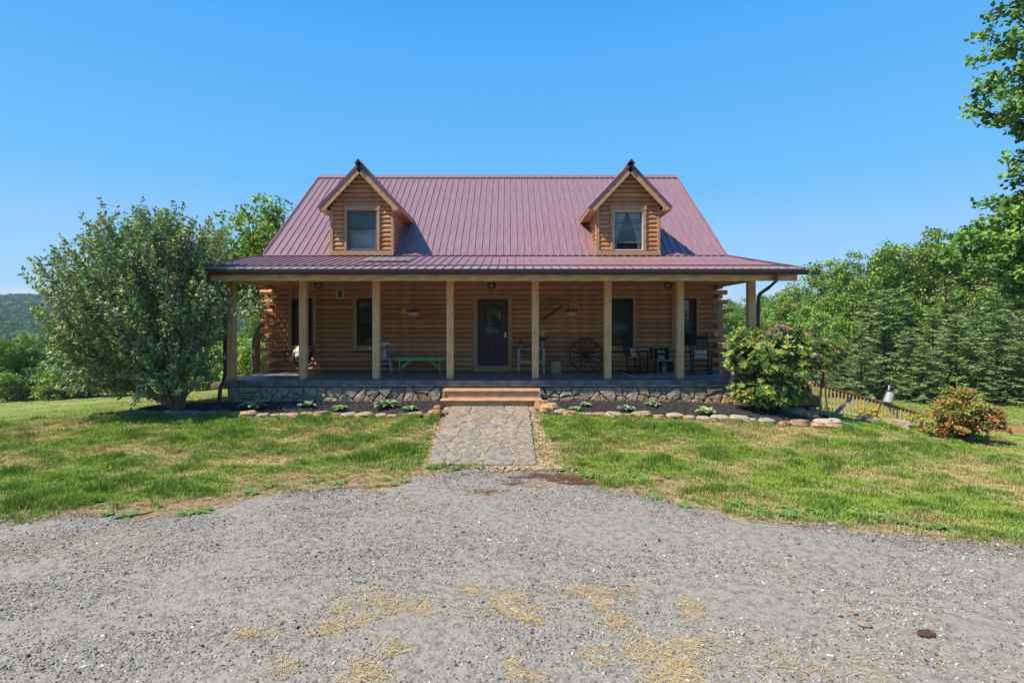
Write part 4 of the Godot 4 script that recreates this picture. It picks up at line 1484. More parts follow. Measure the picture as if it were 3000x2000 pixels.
		obj("roller_shade", b, M.shade, dm, f)
	# roof: two slopes of sheets, a deck, rakes and soffits
	var over := 0.31
	var rise := 1.0
	var top := 7.08
	var reach := 1.27
	for s in [-1.0, 1.0]:
		var dir := Vector3(s * reach, -reach * 1.06, 0)
		var n := Vector3(s * 1.06, 1.0, 0).normalized()
		var l := dir.length()
		var dd := dir.normalized()
		var deep := 3.35
		b = Buf.new()
		b.box(V(cx, top, D - over + deep / 2) + dir * 0.5 - n * 0.055, Vector3(l, 0.05, deep), 0.0, Basis(dd, n, dd.cross(n)))
		obj("roof_deck", b, M.soffit, dm, f)
		b = Buf.new()
		b.box(V(cx, top, D - over + deep / 2) + dir * 0.5 - n * 0.012, Vector3(l + 0.04, 0.03, deep + 0.03), 0.004, Basis(dd, n, dd.cross(n)))
		obj("roof_panel", b, M.roof, dm, f)
		for k in 15:
			b = Buf.new()
			b.box(V(cx, top, D - over + 0.05 + 0.228 * k) + dir * 0.5 + n * 0.014, Vector3(l + 0.05, 0.026, 0.04), 0.006, Basis(dd, n, dd.cross(n)))
			obj("roof_rib", b, M.roof, dm, f)
		# dark metal edge above a tan rake board
		b = Buf.new()
		b.box(V(cx, top, D - over - 0.02) + dir * 0.5 - n * 0.035, Vector3(l + 0.06, 0.10, 0.02), 0.003, Basis(dd, n, dd.cross(n)))
		obj("rake_metal", b, M.roof_dark, dm, f)
		b = Buf.new()
		b.box(V(cx, top, D - over - 0.002) + dir * 0.5 - n * 0.15, Vector3(l + 0.0, 0.15, 0.03), 0.004, Basis(dd, n, dd.cross(n)))
		obj("rake_board", b, M.dormer_trim, dm, f)
		# triangular return at the foot of the rake
		b = Buf.new()
		var e0 := Vector2(cx + s * (reach - 0.03), top - reach * 1.06 - 0.04)
		var tri := PackedVector2Array([e0, Vector2(e0.x, e0.y - 0.07), Vector2(cx + s * (half + 0.015), e0.y - 0.07), Vector2(cx + s * (half + 0.015), e0.y + 0.17)])
		b.prism(tri, Transform3D(Basis.IDENTITY, V(0, 0, D - over + 0.012)), 0.025)
		obj("eave_return", b, M.dormer_trim, dm, f)
		b = Buf.new()
		b.box(V(cx + s * (half + reach) / 2, e0.y - 0.06, D - over + 1.35), Vector3(reach - half + 0.0, 0.02, 2.66), 0.0)
		obj("soffit", b, M.soffit, dm, f)
		b = Buf.new()
		b.box(V(cx + s * (reach - 0.015), e0.y + 0.0, D - over + 1.35), Vector3(0.025, 0.14, 2.62), 0.003)
		obj("eave_fascia", b, M.soffit, dm, f)
	b = Buf.new()
	b.prism(PackedVector2Array([Vector2(-0.1, -0.09), Vector2(0, 0.012), Vector2(0.1, -0.09), Vector2(0.115, -0.07), Vector2(0.02, 0.05), Vector2(-0.02, 0.05), Vector2(-0.115, -0.07)]), Transform3D(Basis.IDENTITY, V(cx, top + 0.02, D + 3.2)), 3.65)
	obj("ridge_cap", b, M.roof_dark, dm, f)
	if open:
		b = Buf.new()
		b.box(V(cx - 0.03, apex - 0.17, D - 0.1), Vector3(0.05, 0.05, 0.12), 0.008)
		b.tube([V(cx - 0.05, apex - 0.2, D - 0.14), V(cx - 0.07, apex - 0.25, D - 0.24)], [0.03, 0.045], 10)
		b.tube([V(cx + 0.0, apex - 0.2, D - 0.14), V(cx + 0.03, apex - 0.25, D - 0.24)], [0.03, 0.045], 10)
		obj("flood_light", b, M.iron, dm, f)

# ---------------------------------------------------------------- things on the porch
func more_materials() -> void:
	M.blind = mat(lin(0.28, 0.27, 0.25), 0.6)
	M.window_slate = mat(lin(0.10, 0.11, 0.14), 0.4)
	M.sheer = mat(lin(0.62, 0.66, 0.6), 0.9)
	M.sheer.backlight_enabled = true
	M.sheer.backlight = Color(0.5, 0.5, 0.5)
	M.shade = mat(lin(0.42, 0.42, 0.46), 0.9)
	M.bulb = mat(lin(0.5, 0.5, 0.48), 0.35)
	M.rug = mat(lin(0.36, 0.355, 0.40), 0.98, noise_tex(15, 0.02, [[0.0, Color(0.3, 0.28, 0.34)], [0.4, Color(0.42, 0.4, 0.46)], [0.46, grey(0.95)], [0.54, grey(1.0)], [0.6, Color(0.5, 0.48, 0.54)], [0.68, grey(0.95)], [1.0, grey(0.9)]], 3), Vector3(1.0, 1.0, 2.4))
	M.letter = mat(lin(0.05, 0.05, 0.055), 0.8)
	M.pale_letter = mat(lin(0.6, 0.57, 0.52), 0.8)

func lettering(words: String, height: float, thick: float, material: Material, parent: Node3D, at: Vector3, turn := Basis.IDENTITY) -> void:
	var t := TextMesh.new()
	var f := SystemFont.new()
	f.font_names = PackedStringArray(["Droid Sans"])
	f.font_weight = 700
	t.font = f
	t.text = words
	t.font_size = 32
	t.pixel_size = height / 24.0
	t.depth = thick
	obj("lettering", t, material, parent, at, turn)

func rocking_chair(x: float, d: float, turn: float, label: String) -> Node3D:
	var t := thing("rocking_chair", V(x, FLOOR + 0.012, d), turn, label, "rocking chair", "black rocking chairs on the rug")
	var m = M.black_wood
	var b := Buf.new()
	for k in 6:
		b.box(Vector3(0, 0.44 - 0.008 * (5 - k), -0.2 + 0.085 * k), Vector3(0.52, 0.022, 0.08), 0.006)
	obj("seat", b, m, t)
	for s in [-1.0, 1.0]:
		b = Buf.new()
		b.tube([Vector3(s * 0.25, 0.06, 0.2), Vector3(s * 0.25, 0.3, 0.2), Vector3(s * 0.26, 0.66, 0.19)], [0.019, 0.023, 0.018], 8)
		obj("leg", b, m, t)
		b = Buf.new()
		b.tube([Vector3(s * 0.24, 0.07, -0.2), Vector3(s * 0.25, 0.45, -0.24), Vector3(s * 0.26, 0.85, -0.36), Vector3(s * 0.265, 1.16, -0.47), Vector3(s * 0.265, 1.19, -0.48)], [0.02, 0.023, 0.022, 0.018, 0.026], 8)
		obj("back_post", b, m, t)
		b = Buf.new()
		b.bar(Vector3(s * 0.28, 0.67, 0.26), Vector3(s * 0.28, 0.65, -0.28), 0.075, 0.022, 0.008)
		obj("armrest", b, m, t)
		b = Buf.new()
		var pts := []
		var rad := []
		for k in 9:
			var u := -0.5 + 0.86 * k / 8.0
			pts.append(Vector3(s * 0.25, 0.022 + 0.34 * (u + 0.05) * (u + 0.05), u))
			rad.append(0.02)
		b.tube(pts, rad, 8)
		obj("rocker", b, m, t)
		b = Buf.new()
		b.tube([Vector3(s * 0.25, 0.2, 0.2), Vector3(s * 0.245, 0.2, -0.21)], [0.012, 0.012], 6)
		obj("side_stretcher", b, m, t)
	for e in [[0.16, 0.2], [0.3, 0.2], [0.2, -0.21]]:
		b = Buf.new()
		b.tube([Vector3(-0.25, e[0], e[1]), Vector3(0.25, e[0], e[1])], [0.013, 0.013], 6)
		obj("stretcher", b, m, t)
	b = Buf.new()
	b.bar(Vector3(-0.26, 1.08, -0.44), Vector3(0.26, 1.08, -0.44), 0.025, 0.12, 0.008)
	obj("top_rail", b, m, t)
	b = Buf.new()
	b.bar(Vector3(-0.25, 0.53, -0.265), Vector3(0.25, 0.53, -0.265), 0.025, 0.05, 0.008)
	obj("lower_rail", b, m, t)
	for k in 7:
		b = Buf.new()
		var u := -0.195 + 0.065 * k
		b.bar(Vector3(u, 0.53, -0.265), Vector3(u, 1.05, -0.43), 0.034, 0.014, 0.004, Vector3(0, 0, 1))
		obj("slat", b, m, t)
	return t

func cushion(called: String, at: Vector3, turn: Basis, size: Vector3, label: String, words := "") -> void:
	var o := thing(called, at, 0, label, "pillow")
	o.basis = turn
	var b := Buf.new()
	var n := 10
	var p := []
	for s in [1.0, -1.0]:
		var g := []
		for j in n + 1:
			var row := []
			for i in n + 1:
				var u := 2.0 * i / n - 1.0
				var v := 2.0 * j / n - 1.0
				var k := sqrt(maxf(0.0, (1.0 - pow(absf(u), 2.6)) * (1.0 - pow(absf(v), 2.6))))
				row.append(Vector3(u * size.x * 0.5 * (1.0 - 0.07 * (1.0 - v * v)), v * size.y * 0.5 * (1.0 - 0.07 * (1.0 - u * u)) + size.y * 0.5, s * size.z * 0.5 * k))
			g.append(row)
		p.append(g)
	for s in 2:
		for j in n:
			for i in n:
				b.quad_out(p[s][j][i], p[s][j][i + 1], p[s][j + 1][i + 1], p[s][j + 1][i], Vector3(0, 0, 1 if s == 0 else -1))
	obj("cover", b, M.cloth, o)
	if words: lettering(words, size.y * 0.26, 0.004, M.letter, o, Vector3(0, size.y * 0.42, size.z * 0.5 + 0.001))

func bouquet(parent: Node3D, called: String, at: Vector3, r: Vector3, n: int, size: float, tones: Array, seed_: int) -> void:
	rng.seed = seed_
	for k in tones.size():
		var b := Buf.new()
		for i in n:
			var dir := rdir()
			if dir.y < -0.35: dir.y = -dir.y
			var p := at + dir * r * pow(rng.randf(), 0.35)
			var c: Color = tones[k]
			for q in 6:
				b.col = c * rr(1.1, 1.7)
				var u := (dir * 0.5 + rdir()).normalized() * size * rr(0.7, 1.1)
				b.leaf(p, u, u.cross(rdir()).normalized() * size * 0.45)
		obj(called, b, M.petal, parent)

func hanging_basket(x: float, d: float, label: String, tones: Array, seed_: int, side: Color) -> void:
	var t := thing("hanging_basket", V(x, 2.31, d), 0, label, "flower basket", "flower baskets hanging from the porch ceiling")
	var b := Buf.new()
	b.lathe([Vector2(0.0, 0.0), Vector2(0.07, 0.008), Vector2(0.13, 0.04), Vector2(0.17, 0.09), Vector2(0.19, 0.155), Vector2(0.175, 0.155), Vector2(0, 0.14)], 20)
	obj("liner", b, M.coir, t)
	for k in 9:
		b = Buf.new()
		var a := TAU * k / 9.0
		var pts := []
		for e in [[0.02, -0.002], [0.075, 0.004], [0.137, 0.038], [0.177, 0.09], [0.197, 0.16]]:
			pts.append(Vector3(cos(a) * e[0], e[1], sin(a) * e[0]))
		b.tube(pts, [0.003, 0.003, 0.003, 0.003, 0.003], 5)
		obj("wire", b, M.iron, t)
	b = Buf.new()
	var ring := []
	var rad := []
	for k in 25:
		ring.append(Vector3(cos(TAU * k / 24) * 0.197, 0.16, sin(TAU * k / 24) * 0.197))
		rad.append(0.004)
	b.tube(ring, rad, 5, false)
	obj("rim", b, M.iron, t)
	for k in 3:
		b = Buf.new()
		var a := TAU * k / 3.0 + 0.4
		b.tube([Vector3(cos(a) * 0.197, 0.16, sin(a) * 0.197), Vector3(0, 0.56, 0)], [0.0035, 0.0035], 5)
		obj("chain", b, M.iron, t)
	b = Buf.new()
	b.tube([Vector3(0, 0.56, 0), Vector3(0, 1.01, 0)], [0.006, 0.006], 5)
	obj("hook_cord", b, M.iron, t)
	b = Buf.new()
	rng.seed = seed_ + 7
	for k in 160:
		var dir := rdir()
		dir.y = absf(dir.y) * 0.8
		var u := (dir + rdir() * 0.5).normalized() * rr(0.03, 0.06)
		b.col = Color(0.06, 0.13, 0.03) * rr(0.7, 1.3)
		b.leaf(Vector3(0, 0.17, 0) + dir * Vector3(0.2, 0.14, 0.2) * rng.randf(), u, u.cross(rdir()).normalized() * 0.014)
	obj("foliage", b, M.leaf, t)
	bouquet(t, "blooms", Vector3(0, 0.2, 0), Vector3(0.24, 0.19, 0.22), 15, 0.032, tones, seed_)
	bouquet(t, "trailing_blooms", Vector3(-0.26 if seed_ % 2 else 0.2, 0.14, 0.03), Vector3(0.07, 0.09, 0.06), 9, 0.035, [side], seed_ + 3)

func build_porch_things() -> void:
	rng.seed = 71
	# rug
	var b := Buf.new()
	b.box(V(5.02, FLOOR + 0.006, 15.2), Vector3(3.15, 0.01, 1.42), 0.002)
	var rug := thing("porch_rug", V(5.02, FLOOR, 15.2), 0, "grey and white patterned rug under the rocking chairs", "rug")
	obj("pile", b, M.rug, rug, -rug.position)
	b = Buf.new()
	for e in [[Vector3(3.05, 0.011, 0.03), Vector3(0, 0, 0.67)], [Vector3(3.05, 0.011, 0.03), Vector3(0, 0, -0.67)], [Vector3(0.03, 0.011, 1.37), Vector3(1.5, 0, 0)], [Vector3(0.03, 0.011, 1.37), Vector3(-1.5, 0, 0)]]:
		b.box(e[1] + Vector3(0, 0.0075, 0), e[0])
	obj("border", b, M.white, rug)

	var c1 := rocking_chair(3.93, 15.55, 0.85, "black slatted rocking chair with plain white pillow beside the wagon wheel")
	var c2 := rocking_chair(5.72, 15.2, -0.18, "black slatted rocking chair with a lettered pillow beside the stacked crates")
	cushion("pillow", c1.transform * Vector3(0.02, 0.47, -0.12), Basis(Vector3.UP, 0.85) * Basis(Vector3.RIGHT, -0.35) * Basis(Vector3.FORWARD, 0.12), Vector3(0.32, 0.3, 0.1), "plain off white square pillow on the rocker by the wheel")
	cushion("pillow", c2.transform * Vector3(0.0, 0.46, -0.06), Basis(Vector3.UP, -0.18) * Basis(Vector3.RIGHT, -0.3), Vector3(0.38, 0.26, 0.1), "white pillow lettered BLESSED on the rocker by the crates", "BLESSED")

	# crates
	var made := []
	for k in 2:
		var at := V(4.66 + (0.08 if k == 0 else -0.06), FLOOR + 0.014 + (0.40 if k == 1 else 0.0), 15.55)
		var cr_ := thing("wooden_crate", at, 0.02 * k, "weathered wooden crate holding the flower box, top of the pair" if k == 1 else "weathered wooden crate holding a galvanised bucket, bottom of the pair", "crate", "crates stacked on their sides")
		var w := 0.52
		var h := 0.385
		for e in [["side_slat", Vector3(0, 0.008, 0), Vector3(w, 0.014, 0.3)], ["side_slat", Vector3(0, h - 0.008, 0), Vector3(w, 0.014, 0.3)]]:
			for q in 3:
				b = Buf.new()
				b.box(e[1] + Vector3(0, 0, -0.1 + 0.1 * q), Vector3(w, 0.014, 0.094), 0.003)
				obj("slat", b, M.crate, cr_)
		for s in [-1.0, 1.0]:
			for q in 3:
				b = Buf.new()
				b.box(Vector3(s * (w / 2 - 0.008), h / 2, -0.1 + 0.1 * q), Vector3(0.014, h - 0.034, 0.094), 0.003)
				obj("slat", b, M.crate, cr_)
		b = Buf.new()
		b.box(Vector3(0, h / 2, -0.155), Vector3(w, h, 0.012))
		obj("base_panel", b, M.crate, cr_)
		b = Buf.new()
		frame(b, -w / 2, w / 2, 0.0, h, -0.158, 0.02, 0.016)
		obj("front_edge", b, M.crate_edge, cr_)
		made.append(cr_)
	var box := thing("flower_box", made[1].position + Vector3(0.02, 0.016, 0.02), 0, "small wooden box lettered FARM HOUSE with white flowers, in the top crate", "flower box")
	b = Buf.new()
	b.box(Vector3(0, 0.075, 0), Vector3(0.2, 0.15, 0.12), 0.004)
	obj("planter", b, M.apron, box)
	lettering("FARM", 0.05, 0.004, M.pale_letter, box, Vector3(0, 0.088, 0.063))
	lettering("HOUSE", 0.05, 0.004, M.pale_letter, box, Vector3(0, 0.03, 0.063))
	bouquet(box, "blooms", Vector3(0, 0.21, 0), Vector3(0.13, 0.08, 0.06), 9, 0.032, [Color(0.7, 0.68, 0.6), Color(0.25, 0.28, 0.2)], 73)
	var pail := thing("galvanised_bucket", made[0].position + Vector3(-0.02, 0.016, 0.02), 0, "galvanised lettered bucket standing in the bottom crate", "bucket")
	b = Buf.new()
	b.lathe([Vector2(0, 0), Vector2(0.065, 0), Vector2(0.085, 0.2), Vector2(0.09, 0.205), Vector2(0.075, 0.205), Vector2(0.06, 0.01)], 18)
	obj("body", b, M.zinc, pail)
	bouquet(pail, "blooms", Vector3(0, 0.24, 0), Vector3(0.09, 0.05, 0.06), 8, 0.03, [Color(0.35, 0.36, 0.34)], 74)

	# milk churn
	var can := thing("milk_churn", V(1.46, FLOOR, 15.7), 0, "old cream milk churn with rusty neck beside the console table", "milk churn")
	b = Buf.new()
	b.lathe([Vector2(0, 0), Vector2(0.155, 0), Vector2(0.165, 0.02), Vector2(0.163, 0.34), Vector2(0.15, 0.37)], 22)
	obj("body", b, M.cream, can)
	b = Buf.new()
	b.lathe([Vector2(0.152, 0.368), Vector2(0.156, 0.385), Vector2(0.12, 0.43), Vector2(0.098, 0.45), Vector2(0.095, 0.51), Vector2(0.118, 0.535), Vector2(0.118, 0.548), Vector2(0, 0.552)], 22)
	obj("neck", b, M.rust, can)
	for s in [-1.0, 1.0]:
		b = Buf.new()
		b.tube([Vector3(s * 0.13, 0.40, 0), Vector3(s * 0.18, 0.43, 0), Vector3(s * 0.17, 0.48, 0), Vector3(s * 0.1, 0.49, 0)], [0.009, 0.009, 0.009, 0.009], 6)
		obj("handle", b, M.rust, can)

	# wagon wheel against the wall
	wheel("wagon_wheel", V(2.42, FLOOR, 16.02), 0.535, 14, 0.028, M.wheel, "big dark wooden wagon wheel leaning on the log wall", "wheel")
	wheel("implement_wheel", V(3.08, FLOOR, 16.05), 0.23, 6, 0.011, M.iron, "small thin iron wheel behind a post beside the rocker", "wheel")

	# console table
	var tb := thing("console_table", V(0.69, FLOOR, 15.72), 0, "distressed white console table with brown apron by the front door", "table")
	b = Buf.new()
	b.box(Vector3(0, 0.735, 0), Vector3(0.95, 0.025, 0.38), 0.006)
	obj("tabletop", b, M.shabby, tb)
	b = Buf.new()
	b.box(Vector3(0, 0.655, 0.14), Vector3(0.78, 0.13, 0.02), 0.003)
	b.box(Vector3(0, 0.655, -0.14), Vector3(0.78, 0.13, 0.02), 0.003)
	obj("apron", b, M.apron, tb)
	for sx in [-1.0, 1.0]:
		for sz in [-1.0, 1.0]:
			b = Buf.new()
			b.box(Vector3(0, 0.62, 0), Vector3(0.06, 0.21, 0.06), 0.005)
			b.tube([Vector3(0, 0.52, 0), Vector3(sx * 0.004, 0.2, 0), Vector3(sx * 0.01, 0.06, 0), Vector3(sx * 0.012, 0.0, 0)], [0.032, 0.028, 0.022, 0.02], 8)
			obj("leg", b, M.shabby, tb, Vector3(sx * 0.38, 0, sz * 0.14))
	for e in [[Vector3(-0.37, 0.34, 0.14), Vector3(0.37, 0.34, 0.14)], [Vector3(-0.37, 0.34, -0.14), Vector3(0.37, 0.34, -0.14)]]:
		b = Buf.new()
		b.bar(e[0], e[1], 0.025, 0.04, 0.004)
		obj("stretcher", b, M.shabby, tb)
	var lan := thing("candle_lantern", V(0.36, FLOOR + 0.748, 15.72), 0, "small black topped glass lantern with pale candles on the console table", "lantern")
	b = Buf.new()
	b.lathe([Vector2(0.0, 0.2), Vector2(0.062, 0.19), Vector2(0.064, 0.18), Vector2(0.02, 0.25), Vector2(0.012, 0.28), Vector2(0, 0.28)], 12)
	b.lathe([Vector2(0, 0), Vector2(0.062, 0), Vector2(0.062, 0.015), Vector2(0, 0.015)], 12)
	for k in 4:
		b.tube([Vector3(cos(TAU * k / 4 + 0.8) * 0.056, 0.01, sin(TAU * k / 4 + 0.8) * 0.056), Vector3(cos(TAU * k / 4 + 0.8) * 0.056, 0.19, sin(TAU * k / 4 + 0.8) * 0.056)], [0.004, 0.004], 5)
	obj("cage", b, M.black, lan)
	b = Buf.new()
	b.lathe([Vector2(0.05, 0.016), Vector2(0.05, 0.18)], 14)
	obj("glass", b, M.glass, lan)
	for e in [Vector3(-0.018, 0.016, 0.012), Vector3(0.02, 0.016, 0.0), Vector3(0, 0.016, -0.02)]:
		b = Buf.new()
		b.lathe([Vector2(0, 0), Vector2(0.018, 0.002), Vector2(0.018, 0.06), Vector2(0, 0.065)], 10)
		obj("candle", b, M.pale_candle, lan, e)
	var vase := thing("metal_vase", V(1.04, FLOOR + 0.748, 15.72), 0, "flaring zinc vase of pink and white flowers on the console table", "vase")
	b = Buf.new()
	b.lathe([Vector2(0, 0), Vector2(0.05, 0), Vector2(0.055, 0.01), Vector2(0.115, 0.25), Vector2(0.108, 0.25), Vector2(0.045, 0.02)], 6)
	obj("body", b, M.zinc, vase)
	b = Buf.new()
	rng.seed = 75
	for k in 60:
		var a := rr(0, TAU)
		var p := Vector3(cos(a) * 0.06, 0.22, sin(a) * 0.06)
		var u := (Vector3(cos(a), 1.2, sin(a)) + rdir() * 0.5).normalized() * rr(0.1, 0.2)
		b.col = Color(0.07, 0.11, 0.05)
		b.leaf(p, u, u.cross(rdir()).normalized() * 0.018)
	obj("foliage", b, M.leaf, vase)
	bouquet(vase, "blooms", Vector3(0.0, 0.44, 0), Vector3(0.13, 0.1, 0.1), 10, 0.045, [Color(0.5, 0.07, 0.14), Color(0.62, 0.6, 0.56), Color(0.45, 0.2, 0.25)], 76)

	# green bench
	var be := thing("plank_bench", V(-2.74, FLOOR, 15.85), 0, "long pale green painted plank bench against the log wall", "bench")
	b = Buf.new()
	b.box(Vector3(0, 0.475, 0), Vector3(1.66, 0.03, 0.28), 0.005)
	obj("seat", b, M.green, be)
	b = Buf.new()
	var ap := PackedVector2Array([Vector2(-0.82, 0.459), Vector2(0.82, 0.459), Vector2(0.77, 0.375), Vector2(-0.77, 0.375)])
	b.prism(ap, Transform3D(Basis.IDENTITY, Vector3(0, 0, 0.10)), 0.022)
	b.prism(ap, Transform3D(Basis.IDENTITY, Vector3(0, 0, -0.12)), 0.022)
	obj("apron", b, M.green, be)
	for s in [-1.0, 1.0]:
		b = Buf.new()
		b.box(Vector3(s * 0.62, 0.23, 0), Vector3(0.03, 0.46, 0.27), 0.004)
		obj("leg", b, M.green, be)
		b = Buf.new()
		b.bar(Vector3(s * 0.60, 0.14, 0.0), Vector3(s * 0.24, 0.42, 0.0), 0.09, 0.022, 0.003, Vector3(0, 0, 1))
		obj("brace", b, M.green, be)

	# chair with the can of hydrangeas
	var ch := thing("side_chair", V(-3.78, FLOOR, 15.62), 0.1, "old white painted spindle stool chair behind a post", "chair")
	b = Buf.new()
	b.box(Vector3(0, 0.45, 0), Vector3(0.40, 0.03, 0.38), 0.01)
	obj("seat", b, M.shabby, ch)
	for sx in [-1.0, 1.0]:
		for sz in [-1.0, 1.0]:
			b = Buf.new()
			b.tube([Vector3(sx * 0.15, 0.44, sz * 0.14), Vector3(sx * 0.19, 0.2, sz * 0.17), Vector3(sx * 0.215, 0.0, sz * 0.19)], [0.019, 0.02, 0.014], 8)
			obj("leg", b, M.shabby, ch)
	for e in [[0.3, 0.17], [0.14, 0.2]]:
		b = Buf.new()
		b.tube([Vector3(-e[1], e[0], e[1] * 0.92), Vector3(e[1], e[0], e[1] * 0.92)], [0.011, 0.011], 6)
		b.tube([Vector3(-e[1], e[0] + 0.03, -e[1] * 0.9), Vector3(-e[1], e[0] + 0.03, e[1] * 0.9)], [0.011, 0.011], 6)
		b.tube([Vector3(e[1], e[0] + 0.03, -e[1] * 0.9), Vector3(e[1], e[0] + 0.03, e[1] * 0.9)], [0.011, 0.011], 6)
		obj("stretcher", b, M.shabby, ch)
	var wc := thing("flower_can", V(-3.79, FLOOR + 0.466, 15.62), 0, "galvanised can of pale blue and white hydrangeas standing on the white chair", "watering can")
	b = Buf.new()
	b.lathe([Vector2(0, 0), Vector2(0.125, 0), Vector2(0.125, 0.02), Vector2(0.105, 0.27), Vector2(0.1, 0.27), Vector2(0.11, 0.02)], 20)
	obj("body", b, M.zinc, wc)
	b = Buf.new()
	b.tube([Vector3(0.12, 0.06, 0), Vector3(0.17, 0.16, 0), Vector3(0.17, 0.25, 0), Vector3(0.13, 0.3, 0)], [0.012, 0.014, 0.014, 0.01], 7)
	obj("handle", b, M.zinc, wc)
	bouquet(wc, "blooms", Vector3(-0.05, 0.36, 0.02), Vector3(0.11, 0.1, 0.1), 16, 0.034, [Color(0.36, 0.5, 0.66), Color(0.52, 0.62, 0.7)], 77)
	bouquet(wc, "blooms", Vector3(0.09, 0.42, 0.0), Vector3(0.1, 0.09, 0.08), 12, 0.036, [Color(0.7, 0.69, 0.66)], 78)

	# bench swing on chains
	var sw := thing("porch_swing", V(-6.35, FLOOR, 15.35), -0.95, "dark slatted bench swing hanging on chains at the porch end", "porch swing")
	for k in 6:
		b = Buf.new()
		b.box(Vector3(0, 0.42 - 0.01 * (5 - k), -0.2 + 0.08 * k), Vector3(1.2, 0.02, 0.07), 0.004)
		obj("seat_slat", b, M.black_wood, sw)
	for k in 13:
		b = Buf.new()
		var u := -0.54 + 0.09 * k
		b.bar(Vector3(u, 0.42, -0.24), Vector3(u, 0.86, -0.37), 0.06, 0.016, 0.003, Vector3(0, 0, 1))
		obj("back_slat", b, M.black_wood, sw)
	for e in [[0.84, -0.35], [0.46, -0.235]]:
		b = Buf.new()
		b.bar(Vector3(-0.6, e[0], e[1]), Vector3(0.6, e[0], e[1]), 0.03, 0.06, 0.005)
		obj("back_rail", b, M.black_wood, sw)
	for s in [-1.0, 1.0]:
		b = Buf.new()
		b.bar(Vector3(s * 0.6, 0.68, 0.28), Vector3(s * 0.6, 0.7, -0.36), 0.07, 0.022, 0.005)
		obj("armrest", b, M.black_wood, sw)
		b = Buf.new()
		b.bar(Vector3(s * 0.58, 0.36, 0.2), Vector3(s * 0.6, 0.68, 0.22), 0.035, 0.035, 0.004)
		b.bar(Vector3(s * 0.58, 0.37, -0.24), Vector3(s * 0.58, 0.37, 0.24), 0.04, 0.05, 0.004)
		obj("arm_support", b, M.black_wood, sw)
		for e in [0.2, -0.3]:
			b = Buf.new()
			b.tube([Vector3(s * 0.6, 0.68, e), Vector3(s * 0.6, 1.9, -0.05 + e * 0.2), Vector3(s * 0.6, 2.7, -0.05)], [0.006, 0.006, 0.006], 5)
			obj("chain", b, M.iron, sw)
	cushion("pillow", sw.transform * Vector3(-0.36, 0.43, -0.08), Basis(Vector3.UP, -0.95 + 0.3) * Basis(Vector3.RIGHT, -0.3) * Basis(Vector3.FORWARD, -0.5), Vector3(0.46, 0.42, 0.14), "large cream pillow leaning at the open end of the porch swing")
	cushion("pillow", sw.transform * Vector3(0.3, 0.43, -0.16), Basis(Vector3.UP, -0.95) * Basis(Vector3.RIGHT, -0.25), Vector3(0.38, 0.34, 0.12), "cream pillow upright against the slats of the porch swing")

	hanging_basket(-2.79, 15.0, "hanging wire basket of pink and purple flowers above the green bench", [Color(0.55, 0.06, 0.2), Color(0.22, 0.08, 0.42), Color(0.45, 0.08, 0.4), Color(0.6, 0.12, 0.22)], 81, Color(0.7, 0.58, 0.08))
	hanging_basket(1.84, 15.0, "hanging wire basket of yellow, red and purple flowers above the milk churn", [Color(0.7, 0.5, 0.08), Color(0.62, 0.13, 0.1), Color(0.25, 0.08, 0.36), Color(0.62, 0.24, 0.2)], 84, Color(0.4, 0.1, 0.4))

	# ceiling lamps, unlit by day
	for e in [[-5.57, "black caged glass ceiling lamp of the porch, above the porch swing side"], [-0.5, "black caged glass ceiling lamp of the porch, before the front door"], [4.68, "black caged glass ceiling lamp of the porch, above the stacked crates"]]:
		var l := thing("ceiling_lamp", V(e[0], 3.326, 15.0), 0, e[1], "ceiling lamp", "porch ceiling lamps")
		b = Buf.new()
		b.lathe([Vector2(0, 0), Vector2(0.11, 0), Vector2(0.115, -0.02), Vector2(0.09, -0.03), Vector2(0, -0.03)], 8)
		obj("canopy", b, M.black, l)
		b = Buf.new()
		for k in 6:
			var a := TAU * k / 6.0
			b.tube([Vector3(cos(a) * 0.135, -0.028, sin(a) * 0.135), Vector3(cos(a) * 0.1, -0.15, sin(a) * 0.1)], [0.008, 0.008], 5)
			var a2 := TAU * (k + 1) / 6.0
			b.tube([Vector3(cos(a) * 0.1, -0.15, sin(a) * 0.1), Vector3(cos(a2) * 0.1, -0.15, sin(a2) * 0.1)], [0.008, 0.008], 5)
			b.tube([Vector3(cos(a) * 0.135, -0.028, sin(a) * 0.135), Vector3(cos(a2) * 0.135, -0.028, sin(a2) * 0.135)], [0.01, 0.01], 5)
		obj("cage", b, M.black, l)
		b = Buf.new()
		b.lathe([Vector2(0.128, -0.03), Vector2(0.094, -0.145)], 6)
		obj("glass", b, M.glass, l)
		b = Buf.new()
		b.lathe([Vector2(0, -0.12), Vector2(0.025, -0.105), Vector2(0.03, -0.08), Vector2(0.014, -0.03)], 10)
		obj("lightbulb", b, M.bulb, l)

	# feeder hung from the ceiling
	var fd := thing("bird_feeder", V(-4.94, 2.88, 15.0), 0.25, "small pale wooden bird feeder hanging from the porch ceiling", "bird feeder")
	b = Buf.new()
	b.box(Vector3(0, 0.01, 0), Vector3(0.19, 0.02, 0.16), 0.003)
	obj("tray", b, M.pine, fd)
	for sx in [-1.0, 1.0]:
		b = Buf.new()
		b.box(Vector3(sx * 0.078, 0.12, 0), Vector3(0.025, 0.2, 0.12), 0.003)
		obj("side", b, M.pine, fd)
	b = Buf.new()
	b.box(Vector3(0, 0.12, -0.01), Vector3(0.128, 0.18, 0.06))
	obj("seed_hopper", b, M.wheel, fd)
	b = Buf.new()
	b.prism(PackedVector2Array([Vector2(-0.14, 0.205), Vector2(-0.13, 0.195), Vector2(0, 0.235), Vector2(0.13, 0.195), Vector2(0.14, 0.205), Vector2(0, 0.255)]), Transform3D(Basis.IDENTITY, Vector3(0, 0.01, -0.1)), 0.2)
